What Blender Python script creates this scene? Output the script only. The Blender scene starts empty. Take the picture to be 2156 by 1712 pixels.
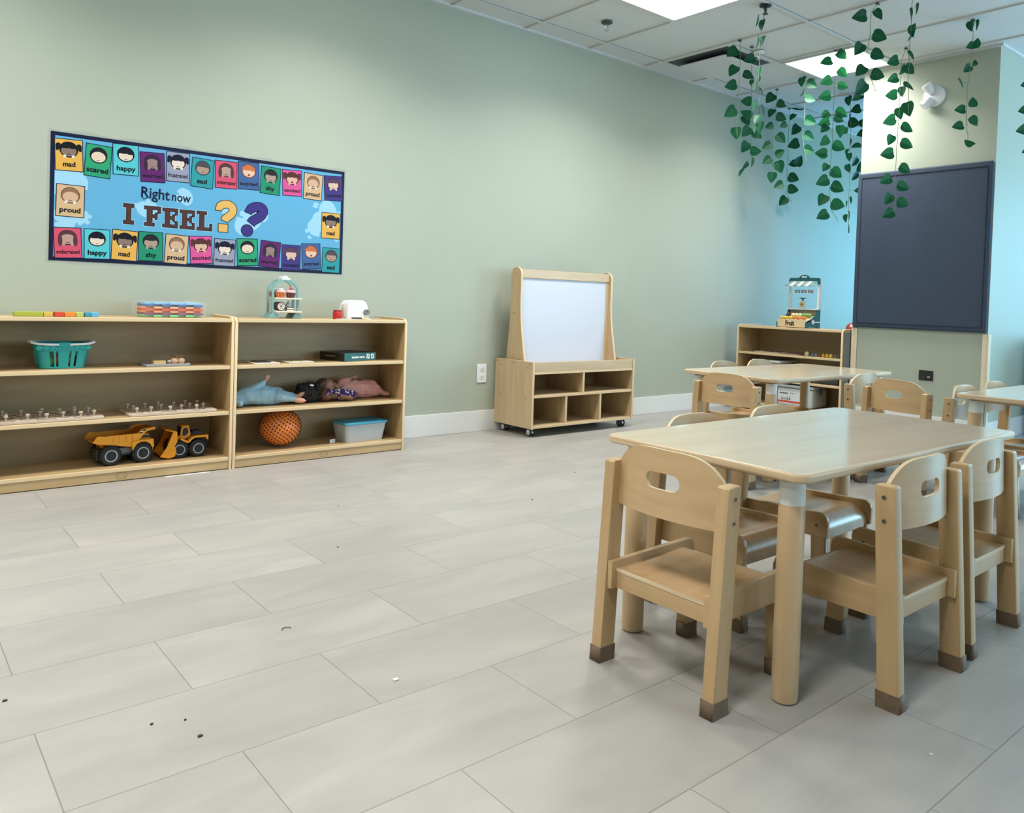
import bpy, bmesh, math, random
from mathutils import Vector, Matrix, Euler
random.seed(7)
SC = bpy.context.scene
COL = SC.collection
PI = math.pi

# ------------------------------------------------------------------ camera, light, exposure
RC = Matrix(((0.77118959, -0.01021618, -0.63652357), (-0.63577642, 0.03865463, -0.77090477), (0.03248028, 0.99920041, 0.02331484)))
EYE = Vector((0, 0, 0.891))
FPX, CX, CY = 1658.896, 1078.59, 668.63
cam = bpy.data.cameras.new('camera')
cam.sensor_fit = 'HORIZONTAL'; cam.sensor_width = 36
cam.lens = FPX / 2156 * 36
cam.shift_x = -(CX - 1078) / 2156
cam.shift_y = (CY - 856) / 2156
cam.clip_start = 0.05
camo = bpy.data.objects.new('camera', cam); COL.objects.link(camo)
camo.matrix_world = Matrix.Translation(EYE) @ RC.to_4x4()
SC.camera = camo
SC.view_settings.view_transform = 'Standard'
SC.view_settings.look = 'None'
SC.view_settings.gamma = 1
SC.view_settings.use_curve_mapping = False
SC.view_settings.exposure = 0.42
w = bpy.data.worlds.new('world'); SC.world = w; w.use_nodes = True
w.node_tree.nodes['Background'].inputs[0].default_value = (0.75, 0.85, 1.0, 1)
w.node_tree.nodes['Background'].inputs[1].default_value = 1.0

def area(name, loc, rot, sx, sy, power, col, spread=180):
    l = bpy.data.lights.new(name, 'AREA'); l.shape = 'RECTANGLE'
    l.size = sx; l.size_y = sy; l.energy = power; l.color = col; l.spread = math.radians(spread)
    o = bpy.data.objects.new(name, l); COL.objects.link(o); o.location = loc; o.rotation_euler = rot
    return o
# daylight coming in through the two window openings
area('window_daylight', (8.93, 2.3, 1.35), (0, PI/2, 0), 1.5, 3.4, 56, (0.11, 0.57, 1.0))
area('window_daylight', (8.93, -1.35, 1.4), (0, PI/2, 0), 1.7, 2.9, 150, (0.38, 0.75, 1.0))
area('window_daylight', (5.4, -3.13, 1.5), (PI/2, 0, 0), 4.4, 1.9, 70, (0.66, 0.87, 1.0))
PANEL = 5.0             # emission strength of the ceiling light diffusers
PANEL_W = 19.0          # light each panel throws down

def ray(u, v):
    return RC @ Vector(((u - CX) / FPX, -(v - CY) / FPX, -1.0))
def at(u, v, axis, val):
    d = ray(u, v); return EYE + d * ((val - EYE[axis]) / d[axis])

# ------------------------------------------------------------------ materials
MATS = {}
def _bsdf(name):
    m = bpy.data.materials.new(name); m.use_nodes = True
    return m, m.node_tree, m.node_tree.nodes['Principled BSDF']
def plain(name, col, rough=0.5, metal=0.0, **kw):
    if name in MATS: return MATS[name]
    m, nt, b = _bsdf(name)
    b.inputs['Base Color'].default_value = (*col, 1); b.inputs['Roughness'].default_value = rough
    b.inputs['Metallic'].default_value = metal
    for k, v in kw.items():
        b.inputs[k.replace('_', ' ')].default_value = v
    MATS[name] = m; return m
def mottled(name, c1, c2, scale=(8, 8, 8), rough=0.5, detail=4, bump=0.0, **kw):
    if name in MATS: return MATS[name]
    m, nt, b = _bsdf(name)
    tc = nt.nodes.new('ShaderNodeTexCoord'); mp = nt.nodes.new('ShaderNodeMapping')
    mp.inputs['Scale'].default_value = scale
    nz = nt.nodes.new('ShaderNodeTexNoise'); nz.inputs['Scale'].default_value = 1; nz.inputs['Detail'].default_value = detail
    cr = nt.nodes.new('ShaderNodeValToRGB')
    cr.color_ramp.elements[0].position = .3; cr.color_ramp.elements[1].position = .7
    cr.color_ramp.elements[0].color = (*c1, 1); cr.color_ramp.elements[1].color = (*c2, 1)
    nt.links.new(tc.outputs['Object'], mp.inputs[0]); nt.links.new(mp.outputs[0], nz.inputs['Vector'])
    nt.links.new(nz.outputs['Fac'], cr.inputs[0]); nt.links.new(cr.outputs[0], b.inputs['Base Color'])
    b.inputs['Roughness'].default_value = rough
    if bump:
        bp = nt.nodes.new('ShaderNodeBump'); bp.inputs['Strength'].default_value = bump; bp.inputs['Distance'].default_value = .002
        nt.links.new(nz.outputs['Fac'], bp.inputs['Height']); nt.links.new(bp.outputs[0], b.inputs['Normal'])
    for k, v in kw.items():
        b.inputs[k.replace('_', ' ')].default_value = v
    MATS[name] = m; return m
def wood(name, c1, c2, axis='x', rough=0.42, coat=0.15):
    s = {'x': (2.2, 26, 26), 'y': (26, 2.2, 26), 'z': (26, 26, 2.2)}[axis]
    return mottled(name, c1, c2, s, rough, 5, Coat_Weight=coat, Coat_Roughness=0.25)

WD1, WD2 = (0.45, 0.29, 0.135), (0.55, 0.375, 0.195)
M_wx = wood('birch_x', WD1, WD2, 'x'); M_wy = wood('birch_y', WD1, WD2, 'y'); M_wz = wood('birch_z', WD1, WD2, 'z')
M_ply = wood('birch_seat', (0.43, 0.265, 0.12), (0.52, 0.34, 0.17), 'x', 0.3, 0.4)
M_back = wood('birch_backrest', (0.49, 0.315, 0.155), (0.59, 0.405, 0.22), 'y', 0.3, 0.4)
M_edge = mottled('plywood_edge', (0.46, 0.31, 0.17), (0.80, 0.66, 0.45), (3, 3, 420), 0.5)
M_edgelight = plain('light_plywood_edge', (0.66, 0.52, 0.32), 0.45)
M_shelf = wood('shelf_maple', (0.45, 0.30, 0.142), (0.53, 0.37, 0.187), 'x', 0.4)
M_shelfz = wood('shelf_maple_upright', (0.45, 0.30, 0.142), (0.53, 0.37, 0.187), 'z', 0.4)
M_shelfback = wood('shelf_back_board', (0.36, 0.26, 0.13), (0.42, 0.31, 0.16), 'x', 0.5)
M_shelfedge = plain('shelf_edge_band', (0.71, 0.53, 0.31), 0.4)
M_top = mottled('maple_laminate', (0.64, 0.52, 0.36), (0.72, 0.60, 0.43), (1.5, 14, 14), 0.13, 5)
M_leg = wood('table_leg_beech', (0.47, 0.325, 0.175), (0.55, 0.395, 0.225), 'z', 0.45)
M_white = plain('white_plastic', (0.72, 0.74, 0.73), 0.4)
M_cap = mottled('brown_rubber', (0.13, 0.085, 0.05), (0.18, 0.125, 0.08), (60, 60, 60), 0.7)
M_screw = plain('dark_screw', (0.10, 0.085, 0.07), 0.4, 0.7)
M_screwring = plain('brass_screw_rim', (0.45, 0.36, 0.22), 0.4, 0.6)
M_chrome = plain('chrome', (0.7, 0.72, 0.74), 0.2, 1.0)
M_black = plain('black_plastic', (0.012, 0.012, 0.014), 0.45)
M_dgrey = plain('dark_grey_plastic', (0.05, 0.055, 0.06), 0.5)
M_wall = mottled('sage_paint', (0.385, 0.42, 0.335), (0.40, 0.435, 0.35), (2, 2, 2), 0.55)
M_basebd = plain('white_trim_paint', (0.74, 0.74, 0.72), 0.4)
M_tile = mottled('ceiling_tile', (0.60, 0.60, 0.59), (0.66, 0.66, 0.65), (60, 60, 60), 0.9, 3, 0.3)
M_tbar = plain('ceiling_grid_paint', (0.60, 0.60, 0.59), 0.5)

def floor_material():
    m, nt, b = _bsdf('vinyl_floor_tiles')
    N = nt.nodes.new; L = nt.links.new
    tc = N('ShaderNodeTexCoord'); mp = N('ShaderNodeMapping')
    mp.inputs['Location'].default_value = (-0.881, -1.176, 0)
    L(tc.outputs['Object'], mp.inputs[0])
    def brick(c1, c2, mort, ms):
        t = N('ShaderNodeTexBrick'); t.offset = 0.5; t.offset_frequency = 2; t.squash = 1
        t.inputs['Scale'].default_value = 1; t.inputs['Brick Width'].default_value = 0.6095
        t.inputs['Row Height'].default_value = 0.2985; t.inputs['Mortar Size'].default_value = ms
        t.inputs['Mortar Smooth'].default_value = 0.3; t.inputs['Bias'].default_value = 0
        t.inputs['Color1'].default_value = (*c1, 1); t.inputs['Color2'].default_value = (*c2, 1); t.inputs['Mortar'].default_value = (*mort, 1)
        L(mp.outputs[0], t.inputs['Vector']); return t
    bk = brick((0.365, 0.352, 0.328), (0.39, 0.377, 0.352), (0.376, 0.363, 0.34), 0.001)
    # soft cloudy streaks running along the tiles
    mp2 = N('ShaderNodeMapping'); mp2.inputs['Scale'].default_value = (2.2, 6.5, 1); L(tc.outputs['Object'], mp2.inputs[0])
    n1 = N('ShaderNodeTexNoise'); n1.inputs['Scale'].default_value = 1.0; n1.inputs['Detail'].default_value = 7; n1.inputs['Roughness'].default_value = .6; n1.inputs['Distortion'].default_value = .6
    vadd = N('ShaderNodeMixRGB'); vadd.blend_type = 'ADD'; vadd.inputs[0].default_value = 1
    big = brick((0, 0, 0), (9, 5, 3), (0, 0, 0), 0.0)
    L(mp2.outputs[0], vadd.inputs[1]); L(big.outputs['Color'], vadd.inputs[2]); L(vadd.outputs[0], n1.inputs['Vector'])
    cr = N('ShaderNodeValToRGB'); e = cr.color_ramp.elements
    e[0].position = .3; e[0].color = (0.86, 0.86, 0.87, 1); e[1].position = .72; e[1].color = (1.10, 1.09, 1.07, 1)
    L(n1.outputs['Fac'], cr.inputs[0])
    mul = N('ShaderNodeMixRGB'); mul.blend_type = 'MULTIPLY'; mul.inputs[0].default_value = 1
    L(bk.outputs['Color'], mul.inputs[1]); L(cr.outputs[0], mul.inputs[2])
    lines = brick((1, 1, 1), (1, 1, 1), (0.62, 0.60, 0.56), 0.0015)
    mul2 = N('ShaderNodeMixRGB'); mul2.blend_type = 'MULTIPLY'; mul2.inputs[0].default_value = 1
    L(mul.outputs[0], mul2.inputs[1]); L(lines.outputs['Color'], mul2.inputs[2])
    L(mul2.outputs[0], b.inputs['Base Color'])
    b.inputs['Roughness'].default_value = 0.42
    bp = N('ShaderNodeBump'); bp.inputs['Strength'].default_value = .25; bp.inputs['Distance'].default_value = .001
    L(lines.outputs['Color'], bp.inputs['Height']); L(bp.outputs[0], b.inputs['Normal'])
    return m
M_floor = floor_material()

# ------------------------------------------------------------------ mesh builder
class MB:
    def __init__(s): s.bm = bmesh.new(); s.mats = []
    def mi(s, m):
        if m not in s.mats: s.mats.append(m)
        return s.mats.index(m)
    def _tag(s, faces, m, smooth=False):
        i = s.mi(m)
        for f in faces: f.material_index = i; f.smooth = smooth
    def box(s, x0, x1, y0, y1, z0, z1, m, bev=0, T=None, seg=2):
        b = bmesh.new()
        bmesh.ops.create_cube(b, size=1)
        for v in b.verts:
            v.co = Vector(((x0+x1)/2 + v.co.x*(x1-x0), (y0+y1)/2 + v.co.y*(y1-y0), (z0+z1)/2 + v.co.z*(z1-z0)))
        if bev: bmesh.ops.bevel(b, geom=b.edges[:], offset=bev, segments=seg, affect='EDGES', profile=.5)
        s.merge(b, m, T, smooth=bool(bev), flat=True); return s
    def merge(s, b, m, T=None, smooth=False, flat=False):
        i = s.mi(m); mp = {}
        for v in b.verts:
            mp[v] = s.bm.verts.new(T @ v.co if T else v.co)
        b.normal_update()
        for f in b.faces:
            try: nf = s.bm.faces.new([mp[v] for v in f.verts])
            except ValueError: continue
            nf.material_index = i; nf.smooth = smooth and not (flat and max(abs(c) for c in f.normal) > .9999)
        b.free()
    def prism(s, pts, plane, d0, d1, m, bev=0, T=None, medge=None, seg=2):
        """extrude the outline pts (a,b) along the axis not in plane, d0..d1"""
        b = bmesh.new()
        def P(a, c, d):
            return {'xy': Vector((a, c, d)), 'xz': Vector((a, d, c)), 'yz': Vector((d, a, c))}[plane]
        lo = [b.verts.new(P(a, c, d0)) for a, c in pts]; hi = [b.verts.new(P(a, c, d1)) for a, c in pts]
        b.faces.new(lo); b.faces.new(hi[::-1]); n = len(pts)
        for k in range(n): b.faces.new((lo[k], hi[k], hi[(k+1) % n], lo[(k+1) % n]))
        bmesh.ops.recalc_face_normals(b, faces=b.faces[:])
        if bev:
            e = [e for e in b.edges if all(len(f.verts) == 4 for f in e.link_faces) is False]
            bmesh.ops.bevel(b, geom=e, offset=bev, segments=seg, affect='EDGES', profile=.5)
        if medge:
            ax = {'xy': 2, 'xz': 1, 'yz': 0}[plane]
            i1, i2 = s.mi(m), s.mi(medge); mp = {}
            for v in b.verts: mp[v] = s.bm.verts.new(T @ v.co if T else v.co)
            for f in b.faces:
                nf = s.bm.faces.new([mp[v] for v in f.verts]); nf.smooth = not len(f.verts) > 4
                nf.material_index = i1 if abs(f.normal[ax]) > .9 else i2
            b.free()
        else: s.merge(b, m, T, smooth=True, flat=True)
        return s
    def lathe(s, prof, m, T=None, n=24, smooth=True):
        b = bmesh.new(); rings = []
        for r, z in prof:
            rings.append([b.verts.new((r*math.cos(2*PI*k/n), r*math.sin(2*PI*k/n), z)) for k in range(n)] if r > 1e-6 else [b.verts.new((0, 0, z))])
        for A, B in zip(rings, rings[1:]):
            for k in range(n):
                a, c = A[k % len(A)], A[(k+1) % len(A)]; d, e = B[(k+1) % len(B)], B[k % len(B)]
                q = []
                for v in (a, c, d, e):
                    if v not in q: q.append(v)
                if len(q) > 2: b.faces.new(q)
        for R in (rings[0], rings[-1]):
            if len(R) > 2: b.faces.new(R if R is rings[-1] else R[::-1])
        bmesh.ops.recalc_face_normals(b, faces=b.faces[:])
        s.merge(b, m, T, smooth); return s
    def cyl(s, c, r, h, m, axis='z', n=20, r2=None):
        T = Matrix.Translation(c)
        if axis == 'x': T = T @ Matrix.Rotation(PI/2, 4, 'Y')
        if axis == 'y': T = T @ Matrix.Rotation(-PI/2, 4, 'X')
        return s.lathe([(r, 0), (r2 or r, h)], m, T, n)
    def sphere(s, c, r, m, T=None, u=20, v=12):
        b = bmesh.new(); bmesh.ops.create_uvsphere(b, u_segments=u, v_segments=v, radius=1)
        rr = (r, r, r) if isinstance(r, (int, float)) else r
        M = Matrix.Translation(c) @ (T or Matrix()) @ Matrix.Diagonal((*rr, 1))
        s.merge(b, m, M, True); return s
    def tube(s, pts, rad, m, n=8, cap=True):
        pts = [Vector(p) for p in pts]
        rads = rad if isinstance(rad, (list, tuple)) else [rad]*len(pts)
        b = bmesh.new(); rings = []; up = Vector((0, 0, 1)); prev = None
        for k, p in enumerate(pts):
            t = (pts[min(k+1, len(pts)-1)] - pts[max(k-1, 0)]).normalized()
            if prev is None:
                a = t.cross(up if abs(t.dot(up)) < .95 else Vector((1, 0, 0))).normalized()
            else: a = (prev - t*prev.dot(t)).normalized()
            prev = a; c = t.cross(a)
            rings.append([b.verts.new(p + (a*math.cos(2*PI*j/n) + c*math.sin(2*PI*j/n))*rads[k]) for j in range(n)])
        for A, B in zip(rings, rings[1:]):
            for j in range(n): b.faces.new((A[j], A[(j+1) % n], B[(j+1) % n], B[j]))
        if cap: b.faces.new(rings[0][::-1]); b.faces.new(rings[-1])
        bmesh.ops.recalc_face_normals(b, faces=b.faces[:])
        s.merge(b, m, None, True); return s
    def poly(s, pts, m, T=None):
        vs = [s.bm.verts.new(T @ Vector(p) if T else Vector(p)) for p in pts]
        f = s.bm.faces.new(vs); f.material_index = s.mi(m); return s
    def text(s, txt, m, T, size=.02, off=0, width=None, ext=0.0003, shear=0):
        c = bpy.data.curves.new('t', 'FONT'); c.body = txt; c.size = size; c.align_x = 'CENTER'; c.align_y = 'CENTER'
        c.offset = off; c.resolution_u = 3; c.extrude = ext; c.shear = shear
        o = bpy.data.objects.new('t', c); COL.objects.link(o)
        me = o.to_mesh()
        xs = [v.co.x for v in me.vertices]
        sx = 1
        if xs and width and (max(xs)-min(xs)) > 0: sx = width/(max(xs)-min(xs))
        i = s.mi(m); vs = [s.bm.verts.new(T @ Vector((v.co.x*sx, v.co.y, v.co.z))) for v in me.vertices]
        for p in me.polygons:
            try: f = s.bm.faces.new([vs[k] for k in p.vertices]); f.material_index = i
            except ValueError: pass
        o.to_mesh_clear(); bpy.data.objects.remove(o); bpy.data.curves.remove(c)
        return s
    def build(s, name, parent=None, sharp=35):
        me = bpy.data.meshes.new(name); s.bm.to_mesh(me); s.bm.free()
        for m in s.mats: me.materials.append(m)
        fl = [q.use_smooth for q in me.polygons]
        me.set_sharp_from_angle(angle=math.radians(sharp))
        me.polygons.foreach_set('use_smooth', fl)
        o = bpy.data.objects.new(name, me); COL.objects.link(o)
        if parent: o.parent = parent
        return o
def one(name, fn, parent=None, **kw):
    b = MB(); fn(b); return b.build(name, parent, **kw)
def tag(o, label, cat, group=None, kind=None):
    o['label'] = label; o['category'] = cat
    if group: o['group'] = group
    if kind: o['kind'] = kind
    return o
def thing(name, label, cat, loc=(0, 0, 0), rz=0, group=None):
    o = bpy.data.objects.new(name, None); COL.objects.link(o); o.location = loc; o.rotation_euler = (0, 0, rz)
    o.empty_display_size = .05
    return tag(o, label, cat, group)
def struct(o): o['kind'] = 'structure'; return o
def dup(root, loc=None, rz=None, label=None):
    r = root.copy(); COL.objects.link(r)
    if loc is not None: r.location = loc
    if rz is not None: r.rotation_euler = (0, 0, rz)
    if label: r['label'] = label
    for ch in list(root.children):
        c = ch.copy(); COL.objects.link(c); c.parent = r
        for g in list(ch.children):
            d = g.copy(); COL.objects.link(d); d.parent = c
    return r

# ------------------------------------------------------------------ room shell
ZC = 2.747; YW = 4.196; XE = 9.0; YS = -3.2; XB = -3.2
struct(one('floor', lambda b: b.box(XB, XE, YS, YW, -.1, 0, M_floor)))
struct(one('ceiling', lambda b: b.box(XB, XE, YS, YW, ZC+.006, ZC+.1, M_tile)))
struct(one('wall_left', lambda b: b.box(XB, XE, YW, YW+.12, 0, ZC+.006, M_wall)))
struct(one('wall_near', lambda b: b.box(XB-.12, XB, YS, YW+.12, 0, ZC+.006, M_wall)))
def wall_far(b):
    b.box(XE, XE+.12, YS, -2.85, 0, ZC+.006, M_wall); b.box(XE, XE+.12, .1, .55, 0, ZC+.006, M_wall); b.box(XE, XE+.12, -2.85, .1, 0, .5, M_wall); b.box(XE, XE+.12, -2.85, .1, 2.3, ZC+.006, M_wall); b.box(XE, XE+.12, 4.05, YW+.12, 0, ZC+.006, M_wall)
    b.box(XE, XE+.12, .55, 4.05, 0, .55, M_wall); b.box(XE, XE+.12, .55, 4.05, 2.15, ZC+.006, M_wall)
struct(one('wall_far', wall_far))
def wall_right(b):
    b.box(XB, 3.1, YS-.12, YS, 0, ZC+.006, M_wall); b.box(7.7, XE, YS-.12, YS, 0, ZC+.006, M_wall)
    b.box(3.1, 7.7, YS-.12, YS, 0, .5, M_wall); b.box(3.1, 7.7, YS-.12, YS, 2.5, ZC+.006, M_wall)
struct(one('wall_right', wall_right))
M_frame = plain('window_frame', (.6, .6, .6), .4)
w1 = bpy.data.objects.new('window_1', None); COL.objects.link(w1); struct(w1)
def wfr(b):
    for z in (.55, 2.11): b.box(XE+.02, XE+.08, .55, 4.05, z, z+.04, M_frame)
    for y in (.55, 1.7, 2.86, 4.01): b.box(XE+.02, XE+.08, y, y+.04, .55, 2.15, M_frame)
one('window_frame', wfr, w1)
w3 = bpy.data.objects.new('window_3', None); COL.objects.link(w3); struct(w3)
def wfr3(b):
    for z in (.5, 2.26): b.box(XE+.02, XE+.08, -2.85, .1, z, z+.04, M_frame)
    for y in (-2.85, -1.4, .06): b.box(XE+.02, XE+.08, y, y+.04, .5, 2.3, M_frame)
one('window_frame', wfr3, w3)
w2 = bpy.data.objects.new('window_2', None); COL.objects.link(w2); struct(w2)
def wfr2(b):
    for z in (.5, 2.46): b.box(3.1, 7.7, YS-.08, YS-.02, z, z+.04, M_frame)
    for x in (3.1, 4.58, 6.12, 7.66): b.box(x, x+.04, YS-.08, YS-.02, .5, 2.5, M_frame)
one('window_frame', wfr2, w2)
M_pane = plain('window_glass', (.9, .95, 1.0), .02, Transmission_Weight=1.0, IOR=1.05)
one('pane', lambda b: b.box(XE+.048, XE+.052, .55, 4.05, .59, 2.11, M_pane), w1); one('pane', lambda b: b.box(3.1, 7.7, YS-.052, YS-.048, .54, 2.46, M_pane), w2); one('pane', lambda b: b.box(XE+.048, XE+.052, -2.85, .1, .54, 2.26, M_pane), w3)
PX0, PX1, PY0, PY1 = 6.02, 7.15, 2.11, 3.065
struct(one('wall_pier', lambda b: b.box(PX0, PX1, PY0, PY1, 0, ZC+.006, M_wall)))
struct(one('baseboard_left', lambda b: b.box(XB, XE, YW-.012, YW, 0, .138, M_basebd, .002)))
def bpier(b):
    b.box(PX0-.012, PX0, PY0+.03, PY1-.03, 0, .138, M_basebd, .002); b.box(PX0+.03, PX1, PY0-.012, PY0, 0, .138, M_basebd, .002)
struct(one('baseboard_pier', bpier))

# suspended ceiling grid: white bars, tile-edge shade painted as grey strips beside them
M_revealshade = plain('tile_reveal_shade', (.33, .34, .34), .9)
GX = [3.488 + .61*k for k in range(-10, 10)]
def grid(b):
    def bar_y(x, y0, y1):
        b.box(x-.011, x+.011, y0, y1, ZC-.004, ZC+.006, M_tbar); b.box(x+.011, x+.0155, y0, y1, ZC+.001, ZC+.006, M_revealshade)
    def bar_x(y, x0, x1):
        b.box(x0, x1, y-.011, y+.011, ZC-.0045, ZC+.006, M_tbar); b.box(x0, x1, y-.0165, y-.011, ZC+.001, ZC+.006, M_revealshade)
    for x in GX: bar_y(x, YS, YW)
    for k in range(-1, 6): bar_x(4.009-1.22*k, XB, XE)
    for x0 in (3.488, 4.708, 5.318, 1.658, 7.148): bar_x(3.399, x0, x0+.61)
    b.box(XB, XE, YW-.022, YW, ZC-.012, ZC+.006, M_tbar)
    for (x0, x1, y0, y1) in ((PX0-.022, PX0, PY0-.022, PY1), (PX0, PX1, PY0-.022, PY0)): b.box(x0, x1, y0, y1, ZC-.012, ZC+.006, M_tbar)
struct(one('trim_1', grid))

M_glow, nt_, b_ = _bsdf('light_panel_glow')
b_.inputs['Base Color'].default_value = (.9, .9, .9, 1); b_.inputs['Emission Color'].default_value = (1.0, .985, .94, 1); b_.inputs['Emission Strength'].default_value = PANEL
def ceiling_light(x, y, label):
    t = thing('ceiling_light', label, 'ceiling light', (x, y, ZC), 0, 'square ceiling light panels')
    def fr(b):
        for a, c, d, e in ((-.295, .295, -.295, -.27), (-.295, .295, .27, .295), (-.295, -.27, -.27, .27), (.27, .295, -.27, .27)): b.box(a, c, d, e, -.006, .004, M_tbar)
    one('frame', fr, t); one('diffuser', lambda b: b.box(-.27, .27, -.27, .27, -.004, .003, M_glow), t)
    l = bpy.data.lights.new('panel_light', 'AREA'); l.shape = 'SQUARE'; l.size = .5; l.energy = PANEL_W; l.color = (1.0, .975, .93); l.spread = math.radians(138)
    lo = bpy.data.objects.new('panel_light', l); COL.objects.link(lo); lo.parent = t; lo.location = (0, 0, -.012)
ceiling_light(3.793, 3.094, 'bright square ceiling light panel cut off by the top of the photo')
ceiling_light(5.65, 3.094, 'bright square ceiling light panel behind the hanging leaves, near the wall pier')
for x, y in ((1.963, 3.094), (.133, 3.094), (.133, .66), (-1.7, .66), (-1.7, 3.094)):
    ceiling_light(x, y, 'square ceiling light panel out of the frame overhead')

# square plaque air diffuser
t = thing('air_diffuser', 'square white ceiling air vent with a dark slot around its plate', 'air vent', (5.013, 3.704, ZC))
one('housing', lambda b: (b.box(-.294, .294, -.294, .294, -.003, .004, M_tbar), b.box(-.272, .272, -.272, .272, -.0045, -.002, M_dgrey)), t)
def plq(b):
    pts = []
    for cx, cy, a0 in ((.19, .19, 0), (-.19, .19, 90), (-.19, -.19, 180), (.19, -.19, 270)):
        for k in range(6): a = math.radians(a0 + 18*k); pts.append((cx+.03*math.cos(a), cy+.03*math.sin(a)))
    b.prism(pts, 'xy', -.042, -.034, M_tbar, .003); b.box(-.02, .02, -.02, .02, -.035, -.003, M_dgrey)
one('plate', plq, t)
def sprinkler(x, y, label, m1, m2, group='ceiling sprinkler heads'):
    t = thing('sprinkler_head', label, 'sprinkler', (x, y, ZC-.004), 0, group)
    one('escutcheon', lambda b: b.lathe([(0, 0), (.038, 0), (.036, -.006), (.014, -.014), (0, -.014)], m1), t)
    def st(b):
        b.cyl((0, 0, -.05), .006, .04, m2); b.tube([(-.012, 0, -.014), (-.014, 0, -.03), (0, 0, -.05)], .0025, m2, 6); b.tube([(.012, 0, -.014), (.014, 0, -.03), (0, 0, -.05)], .0025, m2, 6)
        b.cyl((0, 0, -.054), .017, .003, m2)
    one('deflector', st, t)
sprinkler(3.786, 3.70, 'small metal sprinkler head alone on the tile left of the vent', M_dgrey, M_chrome)
sprinkler(5.0, 3.345, 'pale sprinkler head in front of the square air vent', M_white, M_chrome)
sprinkler(4.257, 2.813, 'dark sprinkler head on the ceiling with a leaf strand hanging from it', M_black, M_dgrey)

# ------------------------------------------------------------------ pier: pinboard, corner guards, socket box, emergency lamp
M_felt = mottled('slate_blue_felt', (.028, .045, .082), (.038, .060, .10), (160, 160, 160), .75, 3, .4)
M_feltd = plain('slate_blue_binding', (.017, .025, .043), .7)
t = thing('pinboard', 'large dark slate blue fabric board mounted on the wall pier', 'board', (PX0, 2.60, 0))
one('panel', lambda b: b.box(-.026, -.001, -.484, .472, .762, 1.955, M_felt, .012, seg=3), t)
def bd(b):
    b.box(-.03, -.024, -.455, -.450, .80, 1.92, M_feltd); b.box(-.03, -.024, .435, .440, .80, 1.92, M_feltd)
    b.box(-.03, -.024, -.455, .44, .796, .80, M_feltd); b.box(-.03, -.024, -.455, .44, 1.916, 1.921, M_feltd)
one('binding', bd, t)
M_guard = wood('pale_guard_wood', (.72, .60, .42), (.80, .68, .50), 'z', .45)
def guard(y, sy, label):
    def f(b):
        b.box(PX0-.014, PX0-.001, min(y, y+sy*.03), max(y, y+sy*.03), 0.002, .752, M_guard, .004)
        b.box(PX0-.014, PX0+.03, y-(.013 if sy > 0 else 0), y+(0 if sy > 0 else .013), 0.002, .752, M_guard, .004)
    tag(one('corner_guard', f), label, 'corner guard', 'wooden corner guards on the pier')
guard(PY0-.001, 1, 'pale wooden corner guard on the pier corner away from the shelf')
guard(PY1+.001, -1, 'pale wooden corner guard on the pier corner beside the low shelf')
t = thing('socket_box', 'black rectangular socket box recessed low in the wall pier', 'socket', (PX0, 2.508, .43))
one('housing', lambda b: b.box(-.006, -.001, -.05, .05, -.037, .037, M_black, .002), t)
one('contact', lambda b: (b.box(-.008, -.005, -.03, -.012, -.015, -.004, M_chrome), b.box(-.008, -.005, .012, .024, -.02, -.008, M_dgrey)), t)
M_wgloss = plain('white_gloss_plastic', (.78, .78, .80), .3)
t = thing('emergency_lamp', 'white twin-headed emergency lamp high on the wall pier', 'lamp', (PX0, 2.535, 2.47))
one('base_plate', lambda b: b.lathe([(0, -.03), (.05, -.026), (.075, -.014), (.078, -.001), (0, -.001)], M_wgloss, Matrix.Rotation(PI/2, 4, 'Y')), t)
for a, (px, pz), d in ((0, (.02, .045), Vector((-.5, .35, .75))), (1, (.03, -.045), Vector((-.45, .5, -.8)))):
    d.normalize(); T = Matrix.Translation((-.045, px, pz)) @ d.to_track_quat('Z', 'Y').to_matrix().to_4x4()
    one('lamp_head', lambda b: b.lathe([(0, -.035), (.02, -.034), (.03, -.01), (.036, .03), (.034, .042), (.026, .044), (0, .036)], M_wgloss, T), t)
t = thing('wall_outlet', 'white double wall outlet left of the rolling whiteboard cabinet', 'outlet', (3.21, YW-.001, .388))
one('cover_plate', lambda b: b.box(-.04, .04, -.006, 0, -.063, .063, M_wgloss, .003), t)
for dz in (-.026, .026):
    def rc(b, dz=dz):
        b.box(-.017, .017, -.008, -.004, dz-.015, dz+.015, M_wgloss, .004)
        b.box(-.009, -.006, -.009, -.007, dz-.002, dz+.008, M_black); b.box(.006, .009, -.009, -.007, dz-.002, dz+.008, M_black); b.box(-.002, .002, -.009, -.007, dz-.011, dz-.007, M_black)
    one('receptacle', rc, t)
t = thing('dark_cabinet', 'dark cabinet side standing behind the pier at the right edge', 'cabinet', (6.9, 1.78, 0))
one('body', lambda b: b.box(-.2, .2, -.2, .2, .02, .74, plain('navy_laminate', (.02, .03, .05), .4), .004), t)
one('plinth', lambda b: b.box(-.18, .18, -.18, .18, 0, .02, M_black), t)

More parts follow.
